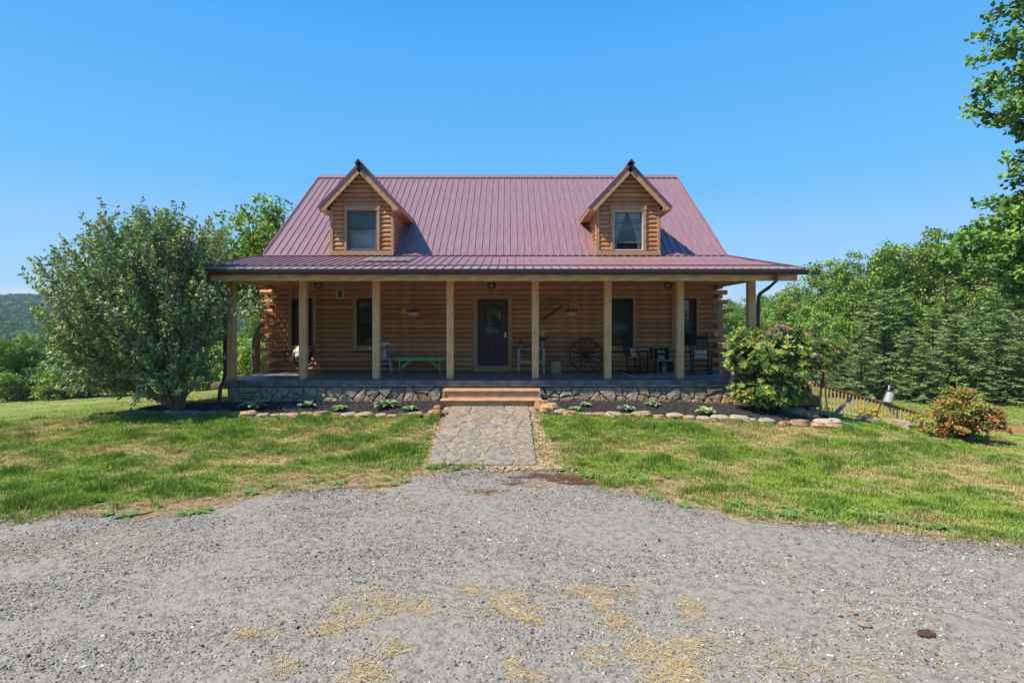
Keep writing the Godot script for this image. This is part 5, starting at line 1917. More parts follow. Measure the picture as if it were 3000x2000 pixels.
	obj("roof", b, M.pine, fd)
	b = Buf.new()
	b.tube([Vector3(0, 0.25, 0), Vector3(0, 0.44, 0)], [0.003, 0.003], 5)
	obj("cord", b, M.iron, fd)

	# old harness frame of bent wood on the wall
	var yk := thing("harness_frame", V(1.55, 2.4, 16.1), 0, "old bent grey wooden harness frame hung on the log wall", "wall ornament")
	var o := -yk.position
	var px := func(u: float, w: float) -> Vector3: return V((1500.0 + u / 3.92 - 1490.0) / 93.0, 2.14 - (780.0 + w / 3.92 - 947.0) / 93.0, 16.13)
	for e in [[[[435, 368], [520, 415], [585, 468]], 0.025, M.grey_wood, "bar"], [[[495, 405], [430, 470], [380, 490], [300, 525]], 0.013, M.grey_wood, "bow"], [[[478, 400], [400, 470], [300, 515]], 0.012, M.grey_wood, "bow"], [[[565, 468], [350, 610]], 0.028, M.iron, "strut"], [[[300, 520], [330, 570], [352, 620], [358, 680]], 0.022, M.grey_wood, "bar"], [[[435, 370], [300, 445]], 0.008, M.iron, "rod"], [[[300, 440], [300, 530]], 0.02, M.grey_wood, "bar"]]:
		b = Buf.new()
		var pts := []
		var rad := []
		for q in e[0]:
			pts.append(px.call(float(q[0]), float(q[1])))
			rad.append(e[1])
		b.tube(pts, rad, 8)
		obj(e[3], b, e[2], yk, o)

	# wind chime
	var wch := thing("wind_chime", V(5.93, 1.9, 14.6), 0, "grey tubular wind chime with a heart shaped sail at the porch end", "wind chime")
	for k in 5:
		b = Buf.new()
		var a := TAU * k / 5.0
		var lo := 0.12 + 0.07 * k
		b.tube([Vector3(cos(a) * 0.055, lo, sin(a) * 0.055), Vector3(cos(a) * 0.055, 0.95, sin(a) * 0.055)], [0.009, 0.009], 8)
		obj("tube", b, M.zinc, wch)
	b = Buf.new()
	b.lathe([Vector2(0, 1.05), Vector2(0.075, 1.05), Vector2(0.075, 1.03), Vector2(0, 1.03)], 14)
	b.tube([Vector3(0, 1.05, 0), Vector3(0, 1.42, 0)], [0.003, 0.003], 5)
	b.tube([Vector3(0, 1.03, 0), Vector3(0, -0.02, 0)], [0.002, 0.002], 5)
	obj("top_disc", b, M.iron, wch)
	b = Buf.new()
	b.prism(PackedVector2Array([Vector2(0, -0.16), Vector2(0.055, -0.09), Vector2(0.055, -0.045), Vector2(0.03, -0.02), Vector2(0, -0.035), Vector2(-0.03, -0.02), Vector2(-0.055, -0.045), Vector2(-0.055, -0.09)]), Transform3D(Basis.IDENTITY, Vector3(0, 0, -0.005)), 0.01)
	obj("sail", b, M.silver, wch)
	# terracotta pots at the porch end
	for e in [[6.1, 14.3, 0.13], [6.42, 14.25, 0.15]]:
		var pt := thing("flower_pot", V(e[0], FLOOR, e[1]), 0, "terracotta pot on the porch floor behind the rhododendron", "flower pot", "terracotta pots at the porch end")
		b = Buf.new()
		b.lathe([Vector2(0, 0), Vector2(e[2] * 0.65, 0), Vector2(e[2] * 0.92, e[2] * 1.3), Vector2(e[2], e[2] * 1.3), Vector2(e[2], e[2] * 1.6), Vector2(e[2] * 0.88, e[2] * 1.6), Vector2(0, e[2] * 1.45)], 16)
		obj("body", b, M.terracotta, pt)

func wheel(called: String, at: Vector3, r: float, n: int, thick: float, m: Material, label: String, category: String) -> void:
	var w := thing(called, at, 0, label, category)
	var tilt := Basis(Vector3.RIGHT, -0.08)
	var c := Vector3(0, r, 0)
	var b := Buf.new()
	var pts := []
	var rad := []
	for k in 41:
		pts.append(tilt * (c + Vector3(cos(TAU * k / 40), sin(TAU * k / 40), 0) * (r - thick)))
		rad.append(thick)
	b.tube(pts, rad, 8, false)
	obj("rim", b, m, w)
	for k in n:
		b = Buf.new()
		var a := TAU * (k + 0.5) / n
		var dir := Vector3(cos(a), sin(a), 0)
		b.tube([tilt * (c + dir * 0.06), tilt * (c + dir * r * 0.5), tilt * (c + dir * (r - thick))], [thick * 0.75, thick * 0.62, thick * 0.55], 7)
		obj("spoke", b, M.iron, w)
	b = Buf.new()
	b.tube([tilt * (c + Vector3(0, 0, -0.05)), tilt * (c + Vector3(0, 0, 0.04)), tilt * (c + Vector3(0, 0, 0.09))], [r * 0.15, r * 0.16, r * 0.1], 14)
	obj("hub", b, M.iron, w)

# ---------------------------------------------------------------- plants
# Grows limbs from the ground to points spread through the crown, then leaves round those points.
func grow(o: Dictionary) -> Array:
	rng.seed = o.seed
	var pts := PackedVector3Array()
	var total := 0.0
	for q in o.blobs: total += q[1].x * q[1].y * q[1].z
	for q in o.blobs:
		var k := int(ceil(o.n * q[1].x * q[1].y * q[1].z / total))
		for i in k:
			pts.append(q[0] + rdir() * pow(rng.randf(), o.get("shell", 0.45)) * q[1])
	var th: float = o.trunk_h
	var order := Array(pts)
	var hub := Vector3(0, th, 0)
	order.sort_custom(func(a, c): return a.distance_squared_to(hub) < c.distance_squared_to(hub))
	var pos := PackedVector3Array([Vector3.ZERO])
	var par := PackedInt32Array([-1])
	var path := PackedFloat32Array([0.0])
	var steps := maxi(1, int(th / 0.5))
	for i in steps:
		var y := th * (i + 1) / steps
		pos.append(Vector3(rr(-0.03, 0.03) * y, y, rr(-0.03, 0.03) * y))
		par.append(i)
		path.append(y)
	var lo := 0 if o.get("stems", false) else maxi(1, steps - 2)
	var is_tip := {}
	var kp: float = o.get("direct", 0.22)
	for p in order:
		var best := lo
		var cost := 1e9
		for j in range(lo, pos.size()):
			var c: float = p.distance_to(pos[j]) + kp * path[j]
			if c < cost:
				cost = c
				best = j
		var from := pos[best]
		var len: float = p.distance_to(from)
		var mids := clampi(int(len / o.get("seg", 0.7)), 0, 5)
		var at := best
		for m in mids:
			var t := (m + 1.0) / (mids + 1)
			var q: Vector3 = from.lerp(p, t) + rdir() * len * 0.05 + Vector3(0, len * 0.10 * sin(PI * t) * o.get("arch", 1.0), 0)
			pos.append(q)
			par.append(at)
			path.append(path[at] + q.distance_to(pos[at]))
			at = pos.size() - 1
		pos.append(p)
		par.append(at)
		path.append(path[at] + p.distance_to(pos[at]))
		is_tip[pos.size() - 1] = true
	var load_ := PackedFloat32Array()
	load_.resize(pos.size())
	for i in range(pos.size() - 1, 0, -1):
		load_[i] += 1.0
		load_[par[i]] += load_[i]
	var rk: float = o.trunk_r / pow(maxf(load_[mini(1, pos.size() - 1)], 1.0), 0.5)
	var wood := Buf.new()
	for i in range(1, pos.size()):
		var r1: float = maxf(rk * pow(load_[i], 0.5), o.get("twig", 0.012))
		if load_[i] < o.get("hide", 0): continue
		var r0: float = maxf(r1, minf(maxf(rk * pow(load_[par[i]], 0.5), r1), r1 * 1.6))
		if par[i] == 0 and not o.get("stems", false): r0 *= 1.5
		wood.tube([pos[par[i]], pos[i]], [r0, r1], 9 if r1 > 0.08 else (6 if r1 > 0.02 else 4), false)
	var leaves := Buf.new()
	var tones: Array = o.tones
	var mid: Vector3 = o.get("heart", Vector3(0, th + 1.0, 0))
	for i in is_tip:
		var p: Vector3 = pos[i]
		var out := (p - mid).normalized()
		var tone_: Color = (tones[rng.randi() % tones.size()] as Color) * rr(0.85, 1.15)
		var back: Vector3 = pos[par[i]]
		for k in int(o.leaves):
			var q: Vector3
			if o.get("shoots", false):   # leaves set along an upright shoot
				var t := rng.randf()
				var tip: Vector3 = p + (out + Vector3(0, 0.7, 0) + Vector3(sin(i * 7.1), 0, cos(i * 5.3)) * 0.6).normalized() * o.spread * 1.7
				q = p.lerp(tip, t) + rdir() * o.spread * 0.3 * (1.15 - t)
				if rng.randf() < 0.35: q = p.lerp(back, rng.randf()) + rdir() * o.spread * 0.45
			else:
				q = p + rdir() * o.spread * pow(rng.randf(), 0.5) * Vector3(1, o.get("flat", 0.75), 1)
			var u := (rdir() + out * 0.5 + Vector3(0, o.get("droop", -0.15), 0)).normalized()
			var up := (Vector3(-0.35, 1.3, 0.25) + rdir() * 0.9).normalized()
			var s := u.cross(up).normalized()
			leaves.col = tone_ * rr(0.72, 1.28)
			var l: float = o.leaf * rr(0.65, 1.2)
			leaves.leaf(q, u * l, s * l * o.wide * 0.5)
	return [wood.mesh(), leaves.mesh()]

func conifer(seed_: int, H: float, R: float) -> Array:
	rng.seed = seed_
	var wood := Buf.new()
	wood.tube([Vector3.ZERO, Vector3(0.03, H * 0.5, 0.02), Vector3(0, H * 0.98, 0)], [0.11 * H / 6.0, 0.06 * H / 6.0, 0.01], 7, false)
	var lf := Buf.new()
	var y := 0.35
	while y < H * 0.99:
		var n := 4 if y < H * 0.85 else 3
		var a0 := rr(0, TAU)
		for k in n:
			var a := a0 + TAU * k / n + rr(-0.3, 0.3)
			var reach: float = R * pow(1.0 - y / H, 0.75) * rr(0.65, 1.1) + 0.12
			var dir := Vector3(cos(a), rr(-0.15, 0.5), sin(a)).normalized()
			var side := Vector3(-sin(a), 0, cos(a))
			var a1 := Vector3(0, y, 0)
			var tip := a1 + dir * reach + Vector3(0, -0.06 * reach * reach, 0)
			wood.tube([a1, tip], [0.014, 0.005], 4, false)
			var tone_ := Color(0.17, 0.27, 0.095).lerp(Color(0.27, 0.35, 0.14), rng.randf()) * rr(0.8, 1.2)
			var m := int(reach / 0.1) + 2
			for j in m:
				var t := (j + rng.randf()) / m
				var p := a1.lerp(tip, pow(t, 0.8))
				for s in [-1.0, 1.0]:
					var u: Vector3 = (dir * rr(0.3, 0.9) + side * s * rr(0.5, 1.0) + Vector3(0, rr(-0.45, 0.4), 0)).normalized() * rr(0.18, 0.42) * (1.15 - 0.45 * t)
					var w := u.cross(Vector3.UP + rdir() * 0.5).normalized() * rr(0.03, 0.055)
					lf.col = tone_ * rr(0.7, 1.35)
					lf.leaf(p + rdir() * 0.04, u, w, 0.5)
		y += rr(0.16, 0.28)
	return [wood.mesh(), lf.mesh()]

func plant(called: String, m: Array, at: Vector3, turn: float, size: Vector3, label: String, category: String, group := "", bark: Material = null) -> Node3D:
	var t := thing(called, at, 0, label, category, group)
	t.transform.basis = Basis(Vector3.UP, turn).scaled_local(size)
	obj("trunk", m[0], bark if bark else M.bark, t)
	obj("crown", m[1], M.leaf, t)
	return t

func lobes(seed_: int, y: float, rx: float, ry: float, n: int, c := 0.5) -> Array:
	rng.seed = seed_
	var out := [[Vector3(0, y, 0), Vector3(rx * 0.62, ry * 0.7, rx * 0.62)]]
	for k in n:
		var d := rdir()
		out.append([Vector3(d.x * rx * 0.62, y + d.y * ry * 0.66, d.z * rx * 0.62), Vector3(rx, ry * 0.9, rx) * rr(0.28, c)])
	return out

func build_trees() -> void:
	# crape myrtle in front of the house corner
	var blobs := [[Vector3(-0.95, 2.85, 0), Vector3(1.95, 1.65, 1.9)], [Vector3(-1.3, 4.15, -0.2), Vector3(1.15, 0.85, 1.1)], [Vector3(-0.1, 4.2, 0), Vector3(0.85, 0.75, 0.9)], [Vector3(0.45, 4.15, -0.6), Vector3(0.55, 0.5, 0.6)], [Vector3(-1.7, 1.0, 0.4), Vector3(1.0, 0.5, 0.9)], [Vector3(0.2, 0.95, 0.7), Vector3(0.9, 0.5, 0.6)], [Vector3(-0.5, 1.3, 0.8), Vector3(1.2, 0.6, 0.7)], [Vector3(-2.4, 3.3, 0), Vector3(0.85, 0.7, 0.9)], [Vector3(-2.3, 2.4, 0), Vector3(0.85, 0.7, 1.0)], [Vector3(0.7, 2.4, 0.2), Vector3(0.7, 0.8, 0.8)], [Vector3(1.75, 2.6, 0.3), Vector3(0.6, 0.22, 0.35)], [Vector3(-1.1, 1.6, 0.3), Vector3(1.6, 0.6, 1.3)], [Vector3(0.55, 1.35, 0.4), Vector3(0.6, 0.5, 0.6)], [Vector3(-1.0, 0.62, 0.4), Vector3(0.7, 0.22, 0.4)], [Vector3(-1.4, 3.9, -2.7), Vector3(1.2, 0.9, 1.0)]]  # last lobe reaches back, added to shade the log ends
	var m := grow({seed = 101, blobs = blobs, n = 1350, trunk_h = 0.1, trunk_r = 0.115, direct = 0.86, stems = true, leaves = 44, leaf = 0.09, wide = 0.62, spread = 0.24, shell = 0.42, shoots = true, twig = 0.006, seg = 0.45, arch = 0.6, heart = Vector3(-0.5, 1.4, 0), tones = [Color(0.19, 0.28, 0.115), Color(0.235, 0.325, 0.135), Color(0.29, 0.37, 0.175), Color(0.22, 0.30, 0.155), Color(0.275, 0.295, 0.20)]})
	plant("crape_myrtle", m, V(-8.1, ground(-8.1, 12.6), 12.6), 0, Vector3.ONE, "large many stemmed crape myrtle spreading over the porch corner", "tree", "", M.pale_bark)

	# maple whose branches enter the picture beside the drive
	var by := ground(17.4, 14.5)
	m = grow({seed = 102, blobs = [[Vector3(-2.0, 9.2 - by, 0), Vector3(1.9, 1.65, 1.8)], [Vector3(-1.7, 11.6 - by, 0), Vector3(1.1, 0.9, 1.2)], [Vector3(-1.8, 4.6 - by, 0.2), Vector3(2.3, 1.7, 2.0)], [Vector3(-4.0, 4.35 - by, 0), Vector3(1.1, 0.6, 0.9)], [Vector3(-3.0, 5.2 - by, 0), Vector3(0.9, 0.6, 0.9)], [Vector3(-2.9, 3.6 - by, 0), Vector3(1.0, 0.7, 1.0)], [Vector3(0.4, 7.5 - by, 0), Vector3(2.4, 4.4, 2.6)], [Vector3(-2.6, 6.3 - by, 0), Vector3(1.0, 0.7, 1.2)], [Vector3(-2.6, 10.6 - by, 0), Vector3(0.9, 0.8, 1.0)]], n = 680, trunk_h = 2.6, trunk_r = 0.3, leaves = 55, leaf = 0.17, wide = 0.85, spread = 0.42, flat = 0.5, shell = 0.5, droop = -0.3, hide = 2, heart = Vector3(0, 7, 0), tones = [Color(0.101, 0.207, 0.048), Color(0.156, 0.285, 0.063), Color(0.211, 0.340, 0.079)]})
	plant("maple_tree", m, V(17.4, by, 14.5), 0, Vector3.ONE, "tall green maple standing beside the drive with branches reaching over the lawn", "tree")

	# kinds of wild trees
	var K := []
	K.append(grow({seed = 111, blobs = lobes(1, 6.6, 3.0, 3.6, 11), n = 150, trunk_h = 2.6, trunk_r = 0.2, leaves = 72, leaf = 0.21, wide = 0.75, spread = 0.6, hide = 3, heart = Vector3(0, 5, 0), tones = [Color(0.215, 0.360, 0.073), Color(0.309, 0.360, 0.103), Color(0.178, 0.304, 0.062)]}))
	K.append(grow({seed = 112, blobs = lobes(2, 5.2, 2.2, 3.3, 10, 0.45), n = 130, trunk_h = 1.8, trunk_r = 0.15, leaves = 70, leaf = 0.19, wide = 0.75, spread = 0.55, hide = 3, heart = Vector3(0, 4, 0), tones = [Color(0.205, 0.360, 0.063), Color(0.297, 0.360, 0.088), Color(0.246, 0.360, 0.080)]}))
	K.append(grow({seed = 113, blobs = lobes(3, 8.2, 3.2, 4.6, 14, 0.42), n = 190, trunk_h = 3.6, trunk_r = 0.24, leaves = 66, leaf = 0.22, wide = 0.75, spread = 0.6, hide = 3, heart = Vector3(0, 6, 0), tones = [Color(0.156, 0.269, 0.062), Color(0.215, 0.360, 0.082), Color(0.261, 0.360, 0.092)]}))
	K.append(grow({seed = 114, blobs = lobes(4, 1.6, 1.7, 1.5, 8), n = 80, trunk_h = 0.3, trunk_r = 0.06, stems = true, leaves = 46, leaf = 0.19, wide = 0.7, spread = 0.42, hide = 3, heart = Vector3(0, 0.8, 0), tones = [Color(0.242, 0.360, 0.069), Color(0.322, 0.360, 0.105), Color(0.182, 0.323, 0.062)]}))
	var C := [conifer(121, 6.2, 2.1), conifer(122, 5.4, 2.0), conifer(123, 7.2, 2.4)]

	# the pale green tree behind the porch end
	var yk := grow({seed = 115, blobs = [[Vector3(-0.2, 6.0, 0), Vector3(2.0, 1.7, 1.8)], [Vector3(0.5, 7.6, 0), Vector3(0.9, 0.7, 0.9)], [Vector3(-1.4, 4.6, 0), Vector3(1.4, 1.0, 1.3)], [Vector3(0.4, 4.2, 0.5), Vector3(1.2, 1.3, 1.2)], [Vector3(1.0, 6.2, 0), Vector3(0.9, 0.9, 0.9)]], n = 200, trunk_h = 2.2, trunk_r = 0.17, leaves = 46, leaf = 0.19, wide = 0.7, spread = 0.45, hide = 2, heart = Vector3(0, 5, 0), tones = [Color(0.21, 0.34, 0.05), Color(0.28, 0.41, 0.06), Color(0.16, 0.28, 0.05)]})
	plant("young_tree", yk, V(-10.9, ground(-10.9, 22.0), 22.0), 0.4, Vector3.ONE, "light yellow green tree rising behind the crape myrtle and the roof edge", "tree")

	var names := ["broad green tree", "slender bright green tree", "tall dark green tree", "bright green thicket shrub"]
	rng.seed = 130
	# woods below the lawn on the crape myrtle's side: x / d, d, kind, size
	var spots := [[-1.0, 33.0, 1, 0.5], [-0.95, 34.5, 1, 0.55], [-0.88, 35.0, 1, 0.64], [-1.05, 36.0, 1, 0.52], [-0.82, 36.0, 1, 0.6], [-0.7, 37.0, 1, 0.7], [-0.99, 41.0, 0, 0.46], [-0.92, 43.0, 2, 0.42], [-0.64, 39.0, 0, 0.6], [-0.58, 40.0, 2, 0.52], [-0.52, 40.0, 1, 0.6], [-0.82, 46.0, 2, 0.5], [-0.98, 32.0, 3, 0.7], [-0.9, 32.8, 3, 0.65], [-0.84, 33.6, 3, 0.8], [-0.75, 34.4, 3, 0.9], [-0.66, 35.4, 3, 0.95], [-0.6, 36.4, 3, 0.9], [-0.54, 33.0, 3, 1.15], [-0.49, 31.0, 3, 1.1], [-0.5, 26.0, 3, 0.9], [-0.47, 36.0, 0, 0.6], [-0.6, 30.0, 3, 0.8], [-1.04, 33.5, 3, 0.75], [-0.95, 33.4, 3, 0.7], [-0.87, 34.2, 3, 0.75], [-0.92, 36.0, 3, 0.9], [-0.8, 35.0, 3, 0.85], [-1.0, 36.0, 3, 0.85], [-0.85, 38.0, 3, 1.0], [-0.96, 39.0, 3, 1.0], [-0.75, 38.0, 3, 1.1], [-0.7, 36.0, 3, 0.9]]
	for s in spots:
		var x: float = s[0] * s[1]
		var k: int = s[2]
		plant("wild_shrub" if k == 3 else "woodland_tree", K[k], V(x, ground(x, s[1]) - 0.1, s[1]), rr(0, TAU), Vector3.ONE * s[3] * rr(0.92, 1.1), names[k] + " at the foot of the lawn on the crape myrtle side", "shrub" if k == 3 else "tree", "woods on the crape myrtle side")
	# woods behind the stair railing
	var right := [[0.66, 40.0, 2, 0.8], [0.73, 38.0, 0, 0.95], [0.80, 37.0, 0, 1.1], [0.86, 40.0, 2, 1.05], [0.93, 38.0, 0, 1.15], [1.0, 39.0, 2, 1.1], [1.06, 36.0, 0, 1.1], [0.62, 46.0, 2, 0.85], [0.57, 52.0, 0, 0.95], [0.70, 47.0, 2, 0.95], [0.77, 46.0, 2, 1.05], [0.60, 40.0, 1, 0.85], [0.55, 60.0, 2, 0.85], [0.52, 66.0, 0, 0.95], [0.50, 58.0, 1, 0.95], [0.47, 72.0, 2, 0.9], [0.44, 74.0, 0, 1.0], [0.63, 60.0, 2, 1.0], [0.66, 34.5, 1, 0.62], [0.9, 34.5, 1, 0.85], [0.78, 34.0, 1, 0.8], [0.42, 78.0, 2, 0.85], [0.49, 84.0, 2, 0.95], [0.46, 62.0, 3, 2.0], [0.53, 50.0, 3, 1.8], [0.57, 42.0, 3, 1.4], [0.97, 30.0, 3, 0.8], [0.45, 90.0, 0, 1.0], [0.54, 92.0, 0, 1.0], [0.40, 84.0, 0, 1.0]]
	for s in right:
		var x: float = s[0] * s[1]
		var k: int = s[2]
		plant("wild_shrub" if k == 3 else "woodland_tree", K[k], V(x, ground(x, s[1]) - 0.1, s[1]), rr(0, TAU), Vector3.ONE * s[3] * rr(0.92, 1.1), names[k] + " in the woods beyond the stair railing", "shrub" if k == 3 else "tree", "woods beyond the stair railing")
	var firs := [[0.64, 32.0, 1, 0.8], [0.69, 30.5, 0, 0.8], [0.735, 32.0, 2, 0.85], [0.785, 30.0, 1, 0.95], [0.83, 31.5, 0, 1.0], [0.875, 29.5, 1, 0.92], [0.915, 31.5, 2, 0.92], [0.955, 29.0, 0, 0.95], [1.0, 30.5, 2, 0.9], [1.04, 28.0, 1, 0.9], [0.855, 33.0, 2, 1.05], [0.97, 33.0, 2, 1.1], [0.71, 34.0, 2, 0.9], [0.60, 36.0, 0, 0.8], [0.76, 33.5, 0, 1.05], [0.81, 29.2, 0, 0.55], [0.935, 28.4, 1, 0.5]]
	for s in firs:
		var x: float = s[0] * s[1]
		plant("conifer", C[s[2]], V(x, ground(x, s[1]) - 0.15, s[1]), rr(0, TAU), Vector3(1.15, 1, 1.15) * s[3] * rr(0.85, 1.15), ("small feathery conifer at the front of the row behind the stair railing" if s[3] < 0.7 else ("tall feathery conifer towering in the row behind the stair railing" if s[3] > 1.0 else "feathery green conifer in the row behind the stair railing")), "conifer", "conifers behind the stair railing")
	# tall trees across the drive, mirrored in the windows
	for s in [[-13.0, -30.0, 2, 1.25], [-5.0, -34.0, 0, 1.5], [4.0, -31.0, 2, 1.2], [12.0, -33.0, 0, 1.5], [-21.0, -32.0, 0, 1.5], [20.0, -34.0, 2, 1.3], [-9.0, -27.0, 3, 3.2], [0.0, -28.0, 3, 3.4], [8.0, -27.0, 3, 3.2], [16.0, -28.0, 3, 3.2], [-17.0, -27.0, 3, 3.4]]:
		plant("woodland_tree", K[s[2]], V(s[0], ground(s[0], 0.0) - 0.1, s[1]), rr(0, TAU), Vector3.ONE * s[3], "broad bushy green tree across the drive, opposite the front door" if s[2] == 3 else "tall green tree across the drive, opposite the front door", "tree", "trees across the drive")

	# the wooded hill across the valley
	rng.seed = 140
	var ball := Buf.new()
	for k in 170:
		var p := rdir()
		p.y = absf(p.y) * 0.9 - 0.15
		var u := (rdir() + p * 0.6).normalized() * rr(0.28, 0.5)
		ball.col = grey(rr(0.7, 1.3))
		ball.leaf(p * rr(0.72, 1.0), u, u.cross(rdir()).normalized() * rr(0.12, 0.2))
	var xf := []
	var cols := []
	for k in 5200:
		var d := rr(150.0, 800.0)
		var x := d * rr(-1.12, -0.35)
		var s := rr(2.8, 5.0) * (0.75 if d < 260.0 else 1.0)
		xf.append(Transform3D(Basis(Vector3.UP, rr(0, TAU)).scaled_local(Vector3(s, s * rr(0.9, 1.3), s)), V(x, ground(x, d) + s * 0.5, d)))
		cols.append(Color(0.10, 0.175, 0.045).lerp(Color(0.17, 0.25, 0.07), rng.randf()) * rr(0.8, 1.2))
	for k in 900:
		var d := rr(95.0, 260.0)
		var x := d * rr(0.3, 0.75)
		var s := rr(2.6, 4.4)
		xf.append(Transform3D(Basis(Vector3.UP, rr(0, TAU)).scaled_local(Vector3(s, s * rr(1.0, 1.5), s)), V(x, ground(x, d) + s * 0.6, d)))
		cols.append(Color(0.10, 0.175, 0.045).lerp(Color(0.17, 0.25, 0.07), rng.randf()) * rr(0.8, 1.2))
	tag(scatter("distant_woods", ball.mesh(), M.leaf, xf, cols), "dense green woods covering the hills across the valley", "woods", "", "stuff")

func build_shrubs() -> void:
	# rhododendron: whorls of leathery leaves over dark stems, with fading purple heads
	rng.seed = 151
	var at := V(6.6, ground(6.6, 12.7) + 0.02, 12.7)
	var rh := thing("rhododendron", at, 0, "big rounded rhododendron with purple flower heads beside the porch end", "shrub")
	var lf := Buf.new()
	var wood := Buf.new()
	var heads := []
	for k in 1700:
		var low := k >= 1150
		var dir := rdir()
		var p: Vector3
		if low:
			dir.y *= 0.7
			p = Vector3(-0.2, 0.6, 0.1) + dir * Vector3(0.95, 0.6, 0.8) * pow(rng.randf(), 0.25)
			p.y = maxf(p.y, 0.06)
		else:
			if dir.y < -0.25: dir.y = -dir.y
			p = Vector3(0.05, 1.28, 0) + dir * Vector3(1.32, 0.86, 1.1) * pow(rng.randf(), 0.22) * (1.0 + 0.14 * sin(dir.x * 7.0 + dir.z * 5.0))
		var up := (dir + Vector3(0, 0.6, 0) + rdir() * 0.35).normalized()
		var fresh := rng.randf()
		var tone_ := Color(0.045, 0.105, 0.028).lerp(Color(0.08, 0.15, 0.035), rng.randf())
		if fresh < 0.46: tone_ = Color(0.22, 0.30, 0.05).lerp(Color(0.30, 0.34, 0.07), rng.randf())
		elif fresh < 0.5: tone_ = Color(0.16, 0.10, 0.06)
		var side := up.cross(rdir()).normalized()
		for j in 10:
			var a := TAU * j / 10.0 + rr(-0.2, 0.2)
			var o := side.rotated(up, a)
			var u := (o + up * rr(0.1, 0.75)).normalized() * rr(0.075, 0.135)
			lf.col = tone_ * rr(0.75, 1.25)
			lf.leaf(p + up * rr(-0.03, 0.02), u, u.cross(up).normalized() * rr(0.016, 0.026), 0.35)
		if k % 3 == 0:
			var q := p - up * 0.15
			wood.tube([q, p], [0.006, 0.004], 4, false)
		if not low and dir.y > 0.05 and heads.size() < 40 and rng.randf() < 0.16 and dir.z > -0.4: heads.append(p + up * 0.03)
	for k in 14:
		var a := rr(0, TAU)
		var e := Vector3(cos(a) * rr(0.4, 1.0), rr(0.8, 1.5), sin(a) * rr(0.3, 0.8))
		wood.tube([Vector3(cos(a) * 0.1, 0, sin(a) * 0.1), e * Vector3(0.5, 0.6, 0.5), e], [0.035, 0.024, 0.01], 6, false)
	obj("stems", wood, M.bark, rh)
	obj("leaves", lf, M.glossy_leaf, rh)
	for p in heads:
		var b := Buf.new()
		var tone_ := Color(0.42, 0.12, 0.32).lerp(Color(0.55, 0.18, 0.24), rng.randf())
		for k in 26:
			var dir := rdir()
			dir.y = absf(dir.y)
			var u := dir * rr(0.03, 0.06)
			b.col = tone_ * rr(0.7, 1.3)
			b.leaf(p + dir * 0.03, u, u.cross(rdir()).normalized() * 0.017)
		obj("flower_head", b, M.petal, rh)
	# fern fronds rising behind it
	for e in [[5.75, 13.25, 1.75, 0.5], [6.2, 13.3, 2.0, 0.6], [6.75, 13.3, 1.95, 0.7]]:
		var fn := thing("fern", V(e[0], 1.4, e[1]), 0, "arching pale green fern fronds above the rhododendron", "fern", "fern fronds above the rhododendron")
		var b := Buf.new()
		for f in 4:
			var a := rr(-2.4, 0.6)
			var tip := Vector3(cos(a) * e[3], e[2] - 1.4 + rr(-0.05, 0.1), -sin(a) * 0.3)
			for k in 22:
				var t := k / 22.0
				var p := Vector3(tip.x * t, tip.y * sin(t * 2.0) / 0.95, tip.z * t)
				for s in [-1.0, 1.0]:
					var u: Vector3 = Vector3(-tip.z, 0.05, tip.x).normalized() * s * 0.1 * sin(PI * clampf(t, 0.12, 0.97)) + tip * 0.06
					b.col = Color(0.17, 0.27, 0.06) * rr(0.8, 1.2)
					b.leaf(p, u, tip.normalized() * 0.014)
		obj("fronds", b, M.leaf, fn)

	# bronze leaved shrub on the bank
	var m := grow({seed = 152, blobs = [[Vector3(0, 0.6, 0), Vector3(0.66, 0.42, 0.6)], [Vector3(-0.1, 0.95, 0), Vector3(0.36, 0.24, 0.36)], [Vector3(0.4, 0.5, 0.1), Vector3(0.38, 0.3, 0.4)], [Vector3(-0.45, 0.42, 0.1), Vector3(0.34, 0.3, 0.4)]], n = 260, trunk_h = 0.12, trunk_r = 0.06, stems = true, leaves = 34, leaf = 0.062, wide = 0.6, spread = 0.11, seg = 0.25, twig = 0.004, heart = Vector3(0, 0.3, 0), tones = [Color(0.390, 0.185, 0.065), Color(0.330, 0.213, 0.058), Color(0.255, 0.284, 0.065), Color(0.180, 0.241, 0.052), Color(0.360, 0.156, 0.072)]})
	plant("bronze_shrub", m, V(10.2, ground(10.2, 11.5) - 0.02, 11.5), 0, Vector3(1.1, 1.08, 1.1), "rounded bronze and green shrub on the grassy bank below the railing", "shrub")

	# hostas
	var leaf_meshes := []
	for v in 3:
		var b := Buf.new()
		var body: Color = [Color(0.10, 0.22, 0.09), Color(0.16, 0.27, 0.10), Color(0.13, 0.25, 0.15)][v]
		var rim: Color = [Color(0.50, 0.52, 0.25), Color(0.55, 0.57, 0.40), Color(0.42, 0.48, 0.30)][v]
		var n := 7
		for i in n:
			var t0 := i / float(n)
			var t1 := (i + 1) / float(n)
			for band in [[-1.0, -0.7, rim], [-0.7, 0.0, body], [0.0, 0.7, body], [0.7, 1.0, rim]]:
				b.col = band[2]
				var q := []
				for e in [[t0, band[0]], [t0, band[1]], [t1, band[1]], [t1, band[0]]]:
					var t: float = e[0]
					var w := 0.30 * sin(PI * pow(clampf(t, 0.0, 1.0), 0.8)) + 0.02 * (1.0 - t)
					q.append(Vector3(e[1] * w, 0.55 * sin(t * 1.9) - 0.28 * t * t + absf(e[1]) * w * 0.35, t))
				b.quad_out(q[0], q[1], q[2], q[3], Vector3.UP)
		leaf_meshes.append(b.mesh())
	rng.seed = 153
